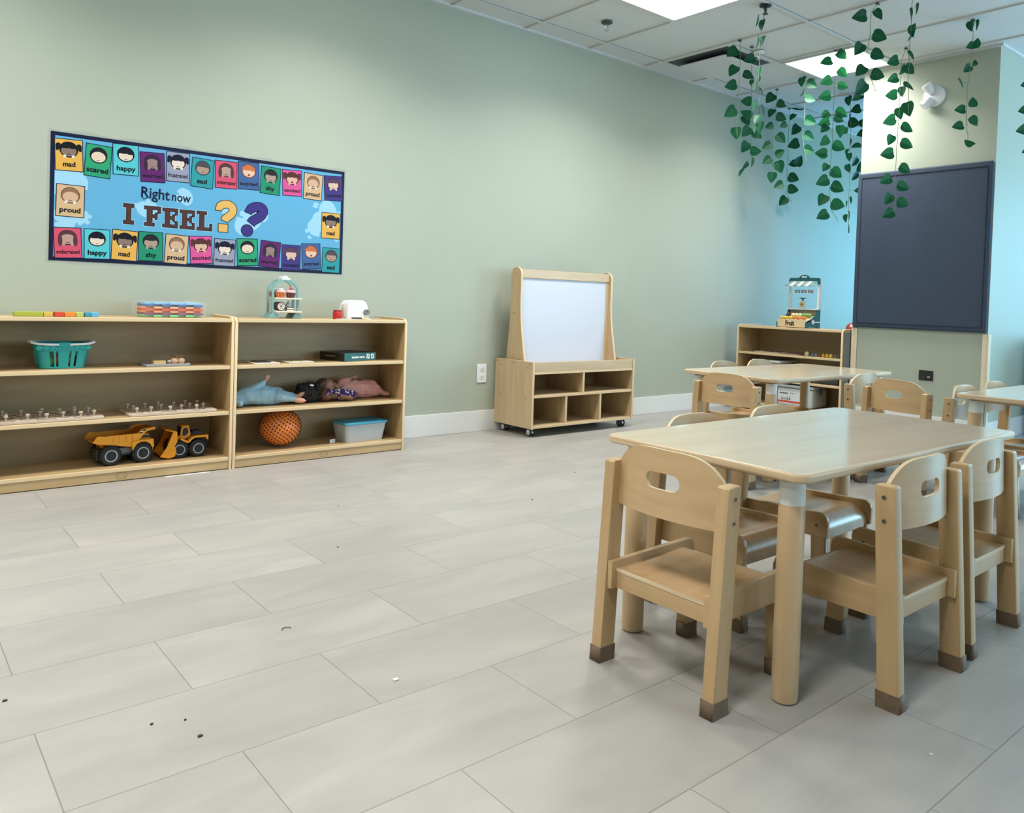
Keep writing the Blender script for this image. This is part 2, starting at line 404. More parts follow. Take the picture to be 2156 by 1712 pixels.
# ------------------------------------------------------------------ tables
def rrect(x0, x1, y0, y1, r, n=8):
    pts = []
    for cx, cy, a0 in ((x1-r, y1-r, 0), (x0+r, y1-r, 90), (x0+r, y0+r, 180), (x1-r, y0+r, 270)):
        for k in range(n+1): a = math.radians(a0 + 90*k/n); pts.append((cx+r*math.cos(a), cy+r*math.sin(a)))
    return pts
def make_table(label, loc, rz):
    t = thing('activity_table', label, 'table', loc, rz, 'rectangular wooden activity tables')
    one('tabletop', lambda b: b.prism(rrect(-.604, .604, -.299, .299, .035), 'xy', .512, .533, M_top, .0055, medge=M_edge, seg=3), t)
    one('apron', lambda b: b.prism(rrect(-.56, .56, -.255, .255, .03), 'xy', .5005, .5125, M_leg), t)
    for sx in (-1, 1):
        for sy in (-1, 1):
            T = Matrix.Translation((sx*.538, sy*.232, 0))
            l = one('leg', lambda b: b.lathe([(0, .0), (.022, .0), (.028, .005), (.0295, .02), (.0295, .448), (.027, .452), (0, .452)], M_leg, T, 28), t)
            one('collar', lambda b: b.lathe([(0, .4505), (.0285, .4505), (.0285, .503), (0, .503)], M_white, T, 28), l)
    return t
T1 = make_table('wooden table nearest the camera with pale glossy top and six chairs', (2.165, 1.178, 0), math.radians(-.8))
T2 = dup(T1, (4.135, 2.47, 0), math.radians(-1.3), 'wooden table in front of the low shelf, behind the nearest table')
T3 = dup(T1, (4.405, 1.155, 0), math.radians(-.5), 'wooden table cut off by the right edge of the photo')

# ------------------------------------------------------------------ chairs
def chair_back(b):
    th = .0095; hw = .05; zc = .478
    hs = [hw - .019*(1-math.cos(math.radians(a))) for a in range(0, 91, 11)]
    ps = sorted(set([round(v, 5) for v in hs + [.153*k/26 for k in range(27)] + [.150, .1515]]))
    ys = [-v for v in ps[::-1] if v > 0] + ps
    def xo(y, z):  # middle bows backwards, top leans a little
        return -.118 + .006*(z-.40)/.15 - .026*(1-(y/.153)**2)
    def zt(y):
        a = abs(y)/.153; return .5 + .052*(1-a**4.2)
    zb = .393
    ib, ie = b.mi(M_back), b.mi(M_edgelight)
    cols = []
    for y in ys:
        t_ = zt(y); n = []
        if abs(y) < hw - 1e-5:
            q = hw-abs(y); r = .0195 if q > .019 else math.sqrt(max(.019**2-(.019-q)**2, 1e-9)); zz = (zb, zc-r, zc+r, max(t_, zc+.004))
        else: zz = (zb, zc, zc, max(t_, zc+.004))
        row = []
        for side in (0, 1):
            vs = []
            for k, z in enumerate(zz):
                if k == 2 and zz[1] == zz[2]: vs.append(vs[1]); continue
                vs.append(b.bm.verts.new((xo(y, z) + (th/2 if side else -th/2), y, z)))
            row.append(vs)
        cols.append((row, zz))
    def F(vs, i, sm=True):
        u = []
        for v in vs:
            if v not in u: u.append(v)
        if len(u) > 2:
            try: f = b.bm.faces.new(u); f.material_index = i; f.smooth = sm
            except ValueError: pass
    for (A, za), (B, zb_) in zip(cols, cols[1:]):
        for sd in (0, 1):
            for k in (0, 2): F((A[sd][k], B[sd][k], B[sd][k+1], A[sd][k+1]) if sd == 1 else (A[sd][k+1], B[sd][k+1], B[sd][k], A[sd][k]), ib)
        for k, kk in ((3, 3), (0, 0)): F((A[0][k], B[0][k], B[1][k], A[1][k]), ie)
        if za[1] != za[2] or zb_[1] != zb_[2]:
            F((A[0][1], B[0][1], B[1][1], A[1][1]), ie); F((A[0][2], B[0][2], B[1][2], A[1][2]), ie)
    for C, z in (cols[0], cols[-1]):
        for k in (0, 2): F((C[0][k], C[0][k+1], C[1][k+1], C[1][k]), ie)
    bmesh.ops.recalc_face_normals(b.bm, faces=b.bm.faces[:])
def screw_b(b, x, y, z, s):
    b.cyl((x, y, z), .0065, s*.0012, M_screwring, 'y', 14); b.cyl((x, y, z), .004, s*.002, M_screw, 'y', 10)
def make_chair():
    t = thing('toddler_chair', '', 'chair', (0, 0, 0), 0, 'small birch chairs around the tables')
    for s in (-1, 1):
        y0, y1 = sorted((s*.1515, s*.1835))
        p = one('rear_leg', lambda b: b.prism([(-.1715, .012), (-.1215, .012), (-.097, .495), (-.101, .5), (-.139, .5), (-.1435, .495)], 'xz', y0, y1, M_wz, .003), t)
        one('rubber_foot', lambda b: b.prism([(-.1735, 0), (-.1205, 0), (-.1185, .038), (-.1715, .038)], 'xz', y0-.0015, y1+.0015, M_cap, .002), p)
        sc = MB(); screw_b(sc, -.120, s*.1835, .473, s); screw_b(sc, -.122, s*.1835, .42, s); sc.build('screws', p)
        a0, a1 = sorted((s*.120, s*.1505))
        q = one('front_leg', lambda b: b.prism([(.125, .012), (.168, .012), (.160, .188), (.117, .188)], 'xz', a0, a1, M_wz, .003), t)
        one('rubber_foot', lambda b: b.prism([(.1235, 0), (.1705, 0), (.1685, .038), (.1215, .038)], 'xz', a0-.0015, a1+.0015, M_cap, .002), q)
        r0, r1 = sorted((s*.1365, s*.1513))
        pts = [(-.155, .186), (.168, .186), (.171, .235), (.165, .252), (.15, .262), (.0, .258), (-.155, .254)]
        r = one('side_rail', lambda b: b.prism(pts, 'xz', r0, r1, M_wx, .002), t)
        sc = MB(); screw_b(sc, .135, s*.1513, .222, s); sc.build('screws', r)
    def seat(b):
        top = [(-.138, .236), (-.05, .2385), (.05, .243), (.10, .2455)]
        for k in range(1, 9):
            a = math.radians(90 - 10.5*k); top.append((.105+.052*math.cos(a), .194+.0515*math.sin(a)))
        top += [(.158, .180)]
        bot = [(x-.010 if z < .236 else x, z-.011 if z > .225 else z-.003) for x, z in top[::-1]]
        b.prism(top + bot, 'xz', -.1362, .1362, M_edge, 0, medge=M_ply); b.box(-.1392, -.1375, -.136, .136, .2265, .2362, M_edge)
    one('seat', seat, t, sharp=50)
    one('back_rail', lambda b: b.box(-.138, -.124, -.1362, .1362, .186, .226, M_wy, .002), t)
    one('front_rail', lambda b: b.box(.108, .12, -.1362, .1362, .186, .228, M_wy, .002), t)
    one('backrest', chair_back, t, sharp=50)
    return t
CH = make_chair()
chairs = [
 (1.583, 1.177, 0, 'birch chair at the left end of the nearest table, seen from behind'),
 (1.957, .937, 90, 'birch chair in the foreground right of the front table leg, back lit pale'),
 (2.39, .952, 91, 'birch chair at the right edge of the nearest table, behind the foreground one'),
 (2.005, 1.395, -90, 'birch chair tucked in on the wall side, first behind the left end chair'),
 (2.435, 1.395, -89, 'birch chair tucked in on the wall side, deeper along the nearest table'),
 (3.50, 2.375, 2, 'birch chair at the left end of the middle table, hand slot showing'),
 (4.115, 1.775, -13, 'tan birch chair turned askew between the middle and right-hand tables'),
 (4.21, 2.19, 90, 'birch chair under the middle table edge with only its pale top rim showing'),
 (4.10, 2.78, -90, 'birch chair on the wall side of the middle table, nearer its left end'),
 (4.50, 2.79, -90, 'birch chair on the wall side of the middle table, nearer its centre'),
 (4.05, 1.385, -90, 'birch chair at the left corner of the right-hand table, two screws showing'),
 (4.47, 1.40, -90, 'birch chair behind the right-hand table showing only its arched top rim'),
]
for i, (x, y, a, lb) in enumerate(chairs):
    if i == 0: CH.location = (x, y, 0); CH.rotation_euler = (0, 0, math.radians(a)); CH['label'] = lb
    else: dup(CH, (x, y, 0), math.radians(a), lb)

# ------------------------------------------------------------------ low shelves
def cloud_logo(b, x, z, y):
    pts = [(-.028, -.008), (-.031, .004), (-.022, .010), (-.020, .017), (-.010, .019), (-.002, .023), (.008, .019), (.017, .018), (.018, .010), (.027, .006), (.026, -.006), (.018, -.009), (.02, -.014), (-.004, -.015), (-.02, -.014), (-.028, -.008)]
    b.tube([(x+p*.8, y, z+q*.8) for p, q in pts], .0011, M_logo, 5)
    for k, (a, c) in enumerate(((-.012, -.002), (0, .002), (.010, -.003))): b.box(x+a-.003, x+a+.003, y-.001, y+.001, z+c, z+c+.0015, M_logo)
M_logo = plain('burnt_wood_mark', (.22, .14, .06), .6)
def shelf_unit(label, loc, rz, W, D=.30, H=.75, zs=(.062, .290, .517), logo=True, group='open wooden shelf units'):
    t = thing('open_shelf', label, 'shelf unit', loc, rz, group)
    for nm, x0, x1 in (('side_panel', 0, .016), ('side_panel', W-.016, W)):
        pts = [(0, 0), (D, 0), (D, H+.012), (.06, H+.01), (.03, H+.008), (.012, H+.002), (0, H-.014)]
        one(nm, lambda b: b.prism([(p, q) for p, q in pts], 'yz', x0, x1, M_shelfz, .003, medge=M_shelfedge), t)
    def board(z, y0):
        def f(b):
            b.box(.016, W-.016, y0+.004, D-.006, z-.019, z, M_shelf); b.box(.016, W-.016, y0, y0+.007, z-.019, z, M_shelfedge, .003)
        return f
    one('top_board', board(H, -.001), t)
    for z in zs[1:]: one('shelf', board(z, .004), t)
    one('bottom_board', board(zs[0], .002), t)
    k = one('kick_board', lambda b: b.box(.016, W-.016, .006, .020, 0.004, zs[0]-.0195, M_shelf), t)
    if logo: one('emblem', lambda b: cloud_logo(b, W/2, .024, .006), k)
    one('back_panel', lambda b: b.box(.016, W-.016, D-.006, D, .02, H-.001, M_shelfback), t)
    return t
YF = 3.885
shelf_unit('long open wooden shelf at the left edge holding the yellow toy trucks', (.424, YF, 0), 0, 1.003, .297)
shelf_unit('open wooden shelf holding the dolls and the orange ball', (1.4285, YF, 0), 0, .998, .297)
shelf_unit('low wooden shelf in the far corner with a toy fruit stall on top', (5.9, 4.055, 0), -PI/2, .965, .34, .73, (.08, .29, .505), logo=False)
tag(one('shelf_side_cover', lambda b: b.box(5.915, 6.235, 3.086, 3.0895, .01, .715, plain('grey_side_board', (.17, .18, .16), .6))), 'grey outer side board of the far corner shelf beside the pier', 'board')

# ------------------------------------------------------------------ rolling whiteboard cabinet
M_wb = plain('whiteboard_surface', (.60, .62, .70), .42)
def easel():
    W, D, Z0, Z1 = .972, .385, .057, .49
    t = thing('whiteboard_cabinet', 'rolling wooden cabinet with five cubbies and an upright whiteboard', 'cabinet', (3.322, 3.80, 0))
    for x0 in (0, W-.018): 
        p = one('side_panel', lambda b: b.prism([(0, Z0), (D, Z0), (D, Z1), (0, Z1)], 'yz', x0, x0+.018, M_easelz, .004, medge=M_shelfedge), t)
        if x0 == 0:
            sc = MB()
            for y, z in ((.05, .45), (.33, .45), (.06, .25), (.32, .25), (.03, .475), (.19, .475), (.36, .475)): sc.cyl((-.001, y, z), .004, .002, M_screw, 'x', 8)
            sc.build('screws', p)
    def brd(z, y0=.003, th=.017):
        def f(b): b.box(.018, W-.018, y0+.004, D-.006, z-th, z, M_easelx); b.box(.018, W-.018, y0, y0+.006, z-th, z, M_shelfedge, .002)
        return f
    one('bottom_board', brd(Z0+.017), t); one('shelf', brd(.272), t); one('tray_floor', brd(.425), t)
    one('tray_lip', lambda b: b.box(.018, W-.018, .004, .018, .4255, .487, M_easelx, .002), t)
    one('tray_back', lambda b: b.box(.018, W-.018, D-.018, D-.006, .4255, .487, M_easelx, .002), t)
    def div(x, z0, z1):
        def f(b): b.box(x-.008, x+.008, .01, D-.006, z0, z1, M_easelz); b.box(x-.008, x+.008, .004, .011, z0, z1, M_shelfedge, .002); b.cyl((x-.009, .05, z1-.02), .004, .002, M_screw, 'x', 8)
        return f
    one('divider', div(.468, .2725, .4075), t); one('divider', div(.312, .0745, .2545), t); one('divider', div(.638, .0745, .2545), t)
    one('back_panel', lambda b: b.box(.018, W-.018, D-.006, D-.001, Z0, .425, M_shelfback), t)
    for x0 in (.045, W-.063):
        pts = [(.13, .430), (.335, .430), (.33, .49), (.318, .62), (.306, .75), (.303, .85), (.302, 1.06)]
        for k in range(0, 13): a = math.radians(180*k/12); pts.append((.25+.052*math.cos(a), 1.06+.05*math.sin(a)))
        pts += [(.198, .86), (.193, .78), (.18, .68), (.16, .58), (.145, .5)]
        u = one('upright', lambda b: b.prism(pts, 'yz', x0, x0+.018, M_easelz, .004, medge=M_shelfedge), t)
        if x0 < .1:
            sc = MB()
            for y, z in ((.25, 1.06), (.26, .80)): sc.cyl((x0-.001, y, z), .004, .002, M_screw, 'x', 8)
            sc.build('screws', u)
    wbx0, wbx1 = .064, W-.0635
    one('top_rail', lambda b: b.box(wbx0, wbx1, .215, .237, 1.035, 1.095, M_easelx, .004), t)
    fr = one('board_frame', lambda b: (b.box(wbx0, wbx0+.012, .222, .24, .43, 1.035, M_easelz), b.box(wbx1-.03, wbx1, .222, .24, .43, 1.035, M_easelz), b.box(wbx0, wbx1, .234, .24, .43, 1.04, M_easelx)), t)
    one('whiteboard', lambda b: b.box(wbx0+.012, wbx1-.03, .224, .2335, .43, 1.035, M_wb), t)
    for x, y in ((.055, .06), (W-.055, .06), (.055, D-.06), (W-.055, D-.06)):
        c = one('caster', lambda b: (b.box(x-.022, x+.022, y-.022, y+.022, .052, .057, M_chrome), b.cyl((x, y, .04), .010, .014, M_chrome), b.cyl((x-.005, y, .026), .016, .01, M_chrome, 'x')), t)
        def wl(b):
            for dx in (-.022, .006):
                T = Matrix.Translation((x+dx, y+.006, .0255)) @ Matrix.Rotation(PI/2, 4, 'Y')
                b.lathe([(0, 0), (.018, 0), (.0255, .003), (.0255, .013), (.018, .016), (0, .016)], M_dgrey, T, 22)
                b.lathe([(0, -.0015), (.015, -.0012), (.018, .0), (0, .0005)], M_chrome, T, 18); b.lathe([(0, .0155), (.018, .016), (.015, .0175), (0, .0175)], M_chrome, T, 18)
        one('wheel', wl, c)
M_easelx = wood('easel_birch', (.50, .36, .205), (.59, .44, .26), 'x', .4); M_easelz = wood('easel_birch_upright', (.50, .36, .205), (.59, .44, .26), 'z', .4)
easel()

# ------------------------------------------------------------------ poster
INK = plain('print_black', (.008, .008, .014), .4, Specular_IOR_Level=.15); NAVY = plain('print_navy', (.009, .013, .04), .4, Specular_IOR_Level=.15)
def ink(n, c): return plain('print_' + n, tuple(v*.85 for v in c), .4, Specular_IOR_Level=.15)
C_ = dict(mad=(.78, .44, .09), scared=(.03, .36, .17), happy=(.10, .56, .62), worried=(.13, .02, .15), frustrated=(.32, .34, .45), sad=(.03, .33, .36),
          embarrassed=(.68, .09, .16), surprised=(.06, .13, .32), shy=(.02, .28, .15), excited=(.72, .10, .32), proud=(.68, .46, .26), content=(.06, .04, .22))
SKIN = dict(mad=(.26, .18, .15), scared=(.80, .64, .50), happy=(.80, .66, .54), worried=(.33, .22, .20), frustrated=(.80, .68, .58), sad=(.45, .30, .23), embarrassed=(.50, .32, .27),
            surprised=(.78, .55, .42), shy=(.42, .32, .26), excited=(.72, .45, .34), proud=(.66, .44, .30), content=(.72, .52, .42))
HAIR = dict(mad=(.01, .01, .012), scared=(.015, .015, .02), happy=(.01, .01, .02), worried=(.04, .02, .05), frustrated=(.01, .01, .03), sad=(.08, .07, .08), embarrassed=(.10, .04, .05),
            surprised=(.62, .17, .06), shy=(.02, .02, .02), excited=(.10, .03, .03), proud=(.30, .16, .09), content=(.10, .05, .10))
PXA, PXB, PZA, PZB = .664, 2.160, 1.003, 1.600
def pw(cx, cy):                        # point of the poster's zoomed print -> (x, z) on the wall
    p = at(60 + cx*.32468, 240 + cy*.32478, 1, YW); return p.x, p.z
poster = thing('feelings_poster', 'wide laminated blue feelings poster with emotion cards and large question marks', 'poster', (0, YW, 0))
def sheet(b):
    b.box(PXA, PXB, -.0022, -.0008, PZA, PZB, NAVY)
    b.box(PXA+.018, PXB-.018, -.0028, -.0021, PZA+.018, PZB-.018, ink('sky_blue', (.13, .43, .68)))
one('printed_sheet', sheet, poster)
M_film = plain('laminate_film', (.55, .58, .56), .08, Alpha=.18)
def film(b):
    pts = []; n = 26
    for k in range(n+1): pts.append((PXA-.012 + (PXB-PXA+.024)*k/n, PZA-.012+.004*math.sin(k*2.1)))
    for k in range(n+1): pts.append((PXB+.012 - (PXB-PXA+.024)*k/n, PZB+.012+.006*math.sin(k*1.7)))
    b.prism(pts, 'xz', -.0008, -.0004, M_film)
one('laminate_edge', film, poster)
def ell(b, x, z, rx, rz, m, y, rot=0, a0=0, a1=360, n=22):
    pts = []
    for k in range(n+(0 if a1-a0 >= 360 else 1)):
        a = math.radians(a0+(a1-a0)*k/n); px, pz = rx*math.cos(a), rz*math.sin(a)
        pts.append((x+px*math.cos(rot)-pz*math.sin(rot), y, z+px*math.sin(rot)+pz*math.cos(rot)))
    b.poly(pts, m)
def splashes(b):
    lt = ink('pale_splash', (.36, .66, .86)); rnd = random.Random(3); n = 0
    def blob(x, z, rx, rz, rot):
        nonlocal n
        n += 1; pts = []
        for k in range(22):
            a = 2*PI*k/22; px, pz = rx*math.cos(a), rz*math.sin(a)
            pts.append((min(max(x+px*math.cos(rot)-pz*math.sin(rot), PXA+.019), PXB-.019), -.00285-.0000025*n, min(max(z+px*math.sin(rot)+pz*math.cos(rot), PZA+.019), PZB-.019)))
        b.poly(pts, lt)
    for cx, cy, r in ((230, 440, 95), (170, 420, 60), (320, 430, 60), (250, 690, 60), (345, 670, 45), (200, 660, 40), (760, 620, 60), (1020, 540, 55), (1940, 640, 90), (1890, 700, 75), (1850, 740, 60), (1980, 760, 70), (1860, 590, 22), (1820, 800, 14), (1450, 690, 80), (1380, 730, 60), (1520, 660, 40), (1300, 640, 40)):
        x, z = pw(cx, cy); blob(x, z, r*.00078, r*.00062, rnd.random()*3)
        for k in range(5):
            a = rnd.random()*6.28; blob(x+math.cos(a)*r*.0008, z+math.sin(a)*r*.0007, r*.0002, r*.0002, 0)
one('splash_print', splashes, poster)
TY = Matrix.Rotation(PI/2, 4, 'X')
def card(word, quad, i):
    (ax, az), (bx, bz), (cx, cz), (dx, dz) = [pw(*q) for q in quad]
    X = (ax+bx+cx+dx)/4; Z = (az+bz+cz+dz)/4; W = (bx-ax+cx-dx)/2; H = (az-dz+bz-cz)/2; rot = math.atan2(az-dz, ax-dx) - PI/2
    T = Matrix.Translation((X, -.0034 - .00004*(i % 4), Z)) @ Matrix.Rotation(-rot, 4, 'Y')
    b = MB(); rg = ink(word, C_[word]); sk = ink('skin_' + word, SKIN[word]); hr = ink('hair_' + word, HAIR[word])
    b.box(-W/2, W/2, -.0002, .0004, -H/2, H/2, NAVY, T=T); e = .0035
    b.box(-W/2+e, W/2-e, -.0004, 0, -H/2+e, H/2-e, rg, T=T)
    cnt = [0]
    def E(x, z, rx, rz, m, lv, a0=0, a1=360):
        n = 20; pts = []; cnt[0] += 1; lv += cnt[0]*.07
        for k in range(n+(0 if a1-a0 >= 360 else 1)):
            a = math.radians(a0+(a1-a0)*k/n); pts.append(T @ Vector((x*W+rx*W*math.cos(a), -.0005-.00008*lv, z*H+rz*H*math.sin(a))))
        b.poly(pts, m)
    E(0, .17, .335, .25, INK, 0); E(0, .17, .315, .235, hr, 1); E(0, .12, .27, .16, sk, 2)
    if word in ('mad', 'frustrated', 'excited', 'content'):
        for sx in (-1, 1):
            E(sx*.36, .27 if word != 'excited' else .3, .10, .09, hr, 1); E(sx*.40, .19, .06, .07, hr, 1)
        for sx in (-1, 1): E(sx*.12, .26, .17, .06, hr, 3)
    elif word in ('happy', 'surprised'): E(-.08, .26, .24, .075, hr, 3); E(.16, .22, .12, .05, hr, 3)
    elif word in ('embarrassed', 'worried'):
        for sx in (-1, 1): E(sx*.27, .08, .08, .19, hr, 3)
    elif word == 'sad': E(0, .2, .28, .10, hr, 3, 0, 180)
    elif word == 'shy': E(0, .25, .27, .06, hr, 3)
    E(0, .02, .07, .018, INK, 4, 180 if word not in ('sad', 'mad') else 0, 360 if word not in ('sad', 'mad') else 180)
    if word in ('surprised', 'excited'): E(0, .03, .05, .035, ink('mouth_red', (.35, .02, .03)), 5)
    if word in ('mad', 'proud', 'frustrated', 'worried', 'excited', 'content', 'embarrassed', 'shy'):
        wht = sk if word not in ('proud', 'mad') else ink('card_white', (.75, .72, .66))
        for sx in (-1, 1): E(sx*.15, -.04, .055, .05, wht, 4)
    else: E(0, -.06, .16, .035, ink('shirt_' + word, tuple(c*.5 for c in C_[word])), 0, 0, 180)
    L = len(word); tw = min(.82*W, W*.145*L)
    b.text(word, INK, T @ Matrix.Translation((0, -.0012, -.29*H)) @ TY, .19*H if L > 6 else .215*H, .0004 if L > 6 else .0009, tw, .00015)
    b.build('emotion_card', poster)
TOP = [('mad', (165,155), (352,170), (355,378), (170,365)), ('scared', (372,187), (540,213), (532,422), (355,400)), ('happy', (543,187), (712,207), (717,405), (545,392)), ('worried', (718,242), (880,255), (887,450), (725,440)),
 ('frustrated', (892,238), (1047,258), (1043,450), (890,435)), ('sad', (1060,278), (1203,300), (1197,488), (1047,470)), ('embarrassed', (1208,295), (1353,315), (1352,490), (1207,480)), ('surprised', (1357,302), (1495,320), (1497,497), (1358,487)),
 ('shy', (1508,332), (1640,357), (1625,532), (1497,512)), ('excited', (1643,355), (1770,370), (1773,538), (1645,528)), ('proud', (1787,378), (1908,398), (1900,567), (1777,548)), ('content', (1913,395), (2035,408), (2033,570), (1917,560)),
 ('proud', (178,450), (367,467), (360,677), (172,660)), ('mad', (1900,635), (2022,648), (2015,815), (1895,805)),
 ('embarrassed', (157,732), (340,738), (350,937), (165,935)), ('happy', (357,740), (530,752), (527,947), (357,937)), ('mad', (543,745), (710,762), (703,957), (530,945)), ('shy', (712,758), (875,770), (868,960), (710,950)),
 ('proud', (888,775), (1037,790), (1030,980), (875,965)), ('excited', (1040,792), (1188,790), (1192,970), (1048,975)), ('frustrated', (1203,803), (1342,818), (1338,990), (1197,985)), ('scared', (1347,805), (1487,810), (1487,985), (1352,985)),
 ('worried', (1505,817), (1637,832), (1622,1003), (1490,990)), ('content', (1640,845), (1765,852), (1760,1020), (1637,1012)), ('surprised', (1767,840), (1890,838), (1895,1005), (1772,1010)), ('sad', (1905,865), (2020,872), (2017,1033), (1898,1028))]
for i, c in enumerate(TOP): card(c[0], c[1:], i)
SLAB = {'I': [(0,0),(1,0),(1,.17),(.72,.17),(.72,.83),(1,.83),(1,1),(0,1),(0,.83),(.28,.83),(.28,.17),(0,.17)],
 'F': [(0,0),(.62,0),(.62,.15),(.47,.15),(.47,.43),(.66,.43),(.66,.34),(.79,.34),(.79,.68),(.66,.68),(.66,.58),(.47,.58),(.47,.85),(.84,.85),(.84,.68),(1,.68),(1,1),(0,1),(0,.85),(.16,.85),(.16,.15),(0,.15)],
 'E': [(0,0),(1,0),(1,.33),(.84,.33),(.84,.15),(.47,.15),(.47,.43),(.66,.43),(.66,.34),(.79,.34),(.79,.68),(.66,.68),(.66,.58),(.47,.58),(.47,.85),(.84,.85),(.84,.68),(1,.68),(1,1),(0,1),(0,.85),(.16,.85),(.16,.15),(0,.15)],
 'L': [(0,0),(1,0),(1,.36),(.84,.36),(.84,.15),(.47,.15),(.47,.85),(.62,.85),(.62,1),(0,1),(0,.85),(.16,.85),(.16,.15),(0,.15)]}
def slab(b, ch, x, z, w, h, m, y, g=0):
    """slab-serif capital as one outline; g grows it for the rim and halo"""
    P = [Vector((x+a*w, z+c*h)) for a, c in SLAB[ch]]; out = []
    for k, p in enumerate(P):
        d1 = (p - P[k-1]).normalized(); d2 = (P[(k+1) % len(P)] - p).normalized()
        out.append((p.x + (d1.y + d2.y)*g, p.y - (d1.x + d2.x)*g))
    b.prism(out, 'xz', y, y+.0002, m)
def title(b):
    br = ink('title_brown', (.085, .035, .03)); halo = ink('pale_splash', (.36, .66, .86))
    for ch, cx, cy, w, h in (('I', 614, 710, 66, 130), ('F', 750, 722, 104, 125), ('E', 868, 732, 96, 122), ('E', 980, 742, 94, 120), ('L', 1090, 752, 98, 122)):
        x, z = pw(cx, cy); x2, _ = pw(cx+w, cy); _, z2 = pw(cx+w, cy-h+9*w/115)
        slab(b, ch, x, z, x2-x, z2-z, halo, -.0032, .005); slab(b, ch, x, z, x2-x, z2-z, INK, -.0036, .0022); slab(b, ch, x, z, x2-x, z2-z, br, -.004, 0)
    def qm(X, Z, H, w, lean, m, y, g, square):
        def pt(px, pz): return X + (px + lean*pz)*H, Z + pz*H
        arc = [(-.235, .70)] if square else [(-.25, .72)]
        arc = [(-.25*math.cos(math.radians(a)), .715+.205*math.sin(math.radians(a))) for a in range(-8, 176, 12)] + [(.24, .66), (.19, .57), (.10, .49), (.02, .42), (.0, .34)]
        P = [pt(*p) for p in arc]
        W = [w*(.8 if k < 3 else 1.0) for k in range(len(P))]
        lf, rt = [], []
        for k, (px, pz) in enumerate(P):
            A, B = P[max(k-1, 0)], P[min(k+1, len(P)-1)]; dx, dz = B[0]-A[0], B[1]-A[1]; L = math.hypot(dx, dz); nx, nz = -dz/L, dx/L; q = W[k]*.5*H+g
            e = -g if k == 0 else (g if k == len(P)-1 else 0)
            lf.append((px+nx*q+dx/L*e, pz+nz*q+dz/L*e)); rt.append((px-nx*q+dx/L*e, pz-nz*q+dz/L*e))
        b.prism(lf + rt[::-1], 'xz', y, y+.0002, m)
        dx, dz = pt(-.02, .09); r = w*.62*H+g
        if square: b.poly([(dx-r, y, dz-r*.85), (dx+r, y, dz-r*.85), (dx+r, y, dz+r*.85), (dx-r, y, dz+r*.85)], m)
        else: ell(b, dx, dz, r*1.05, r*1.05, m, y)
    for cx, cy, H, w, lean, c, sq in ((1262, 752, .153, .25, .10, ink('title_yellow', (.78, .47, .13)), True), (1412, 768, .160, .29, .42, ink('title_indigo', (.05, .035, .22)), False)):
        x, z = pw(cx, cy); z -= .004
        qm(x, z, H, w, lean, INK, -.0036, .0036, sq); qm(x, z, H, w, lean, c, -.0042, 0, sq)
    x, z = pw(820, 520); b.text('Right', NAVY, Matrix.Translation((x, -.0036, z)) @ Matrix.Rotation(math.radians(2), 4, 'Y') @ TY, .075, .0012, .135, .0002)
    x, z = pw(988, 545); b.text('now', NAVY, Matrix.Translation((x, -.0036, z)) @ Matrix.Rotation(math.radians(2), 4, 'Y') @ TY, .062, .001, .092, .0002)
    x, z = pw(745, 490); b.tube([(x+.012, -.0038, z+.004), (x-.004, -.0038, z+.010), (x-.006, -.0038, z-.004), (x+.004, -.0038, z-.006)], .002, NAVY, 5)
    x, z = pw(748, 548); b.tube([(x+.012, -.0038, z+.004), (x-.002, -.0038, z-.003), (x-.006, -.0038, z+.006)], .002, NAVY, 5)
one('title_lettering', title, poster)

# ------------------------------------------------------------------ vines
def leaf_mat(n, c, tr=.25):
    m, nt, b = _bsdf(n); N = nt.nodes.new
    b.inputs['Base Color'].default_value = (*c, 1); b.inputs['Roughness'].default_value = .42; b.inputs['Specular IOR Level'].default_value = .2
    tl = N('ShaderNodeBsdfTranslucent'); tl.inputs[0].default_value = (c[0]*2.2, c[1]*2.2, c[2]*1.4, 1)
    mx = N('ShaderNodeMixShader'); mx.inputs[0].default_value = tr
    nt.links.new(b.outputs[0], mx.inputs[1]); nt.links.new(tl.outputs[0], mx.inputs[2]); nt.links.new(mx.outputs[0], nt.nodes['Material Output'].inputs[0])
    return m
M_leaf = leaf_mat('ivy_leaf', (.006, .075, .035), .18); M_vein = leaf_mat('ivy_leaf_vein', (.05, .19, .10), .2); M_stem = plain('vine_stem', (.16, .24, .14), .6)
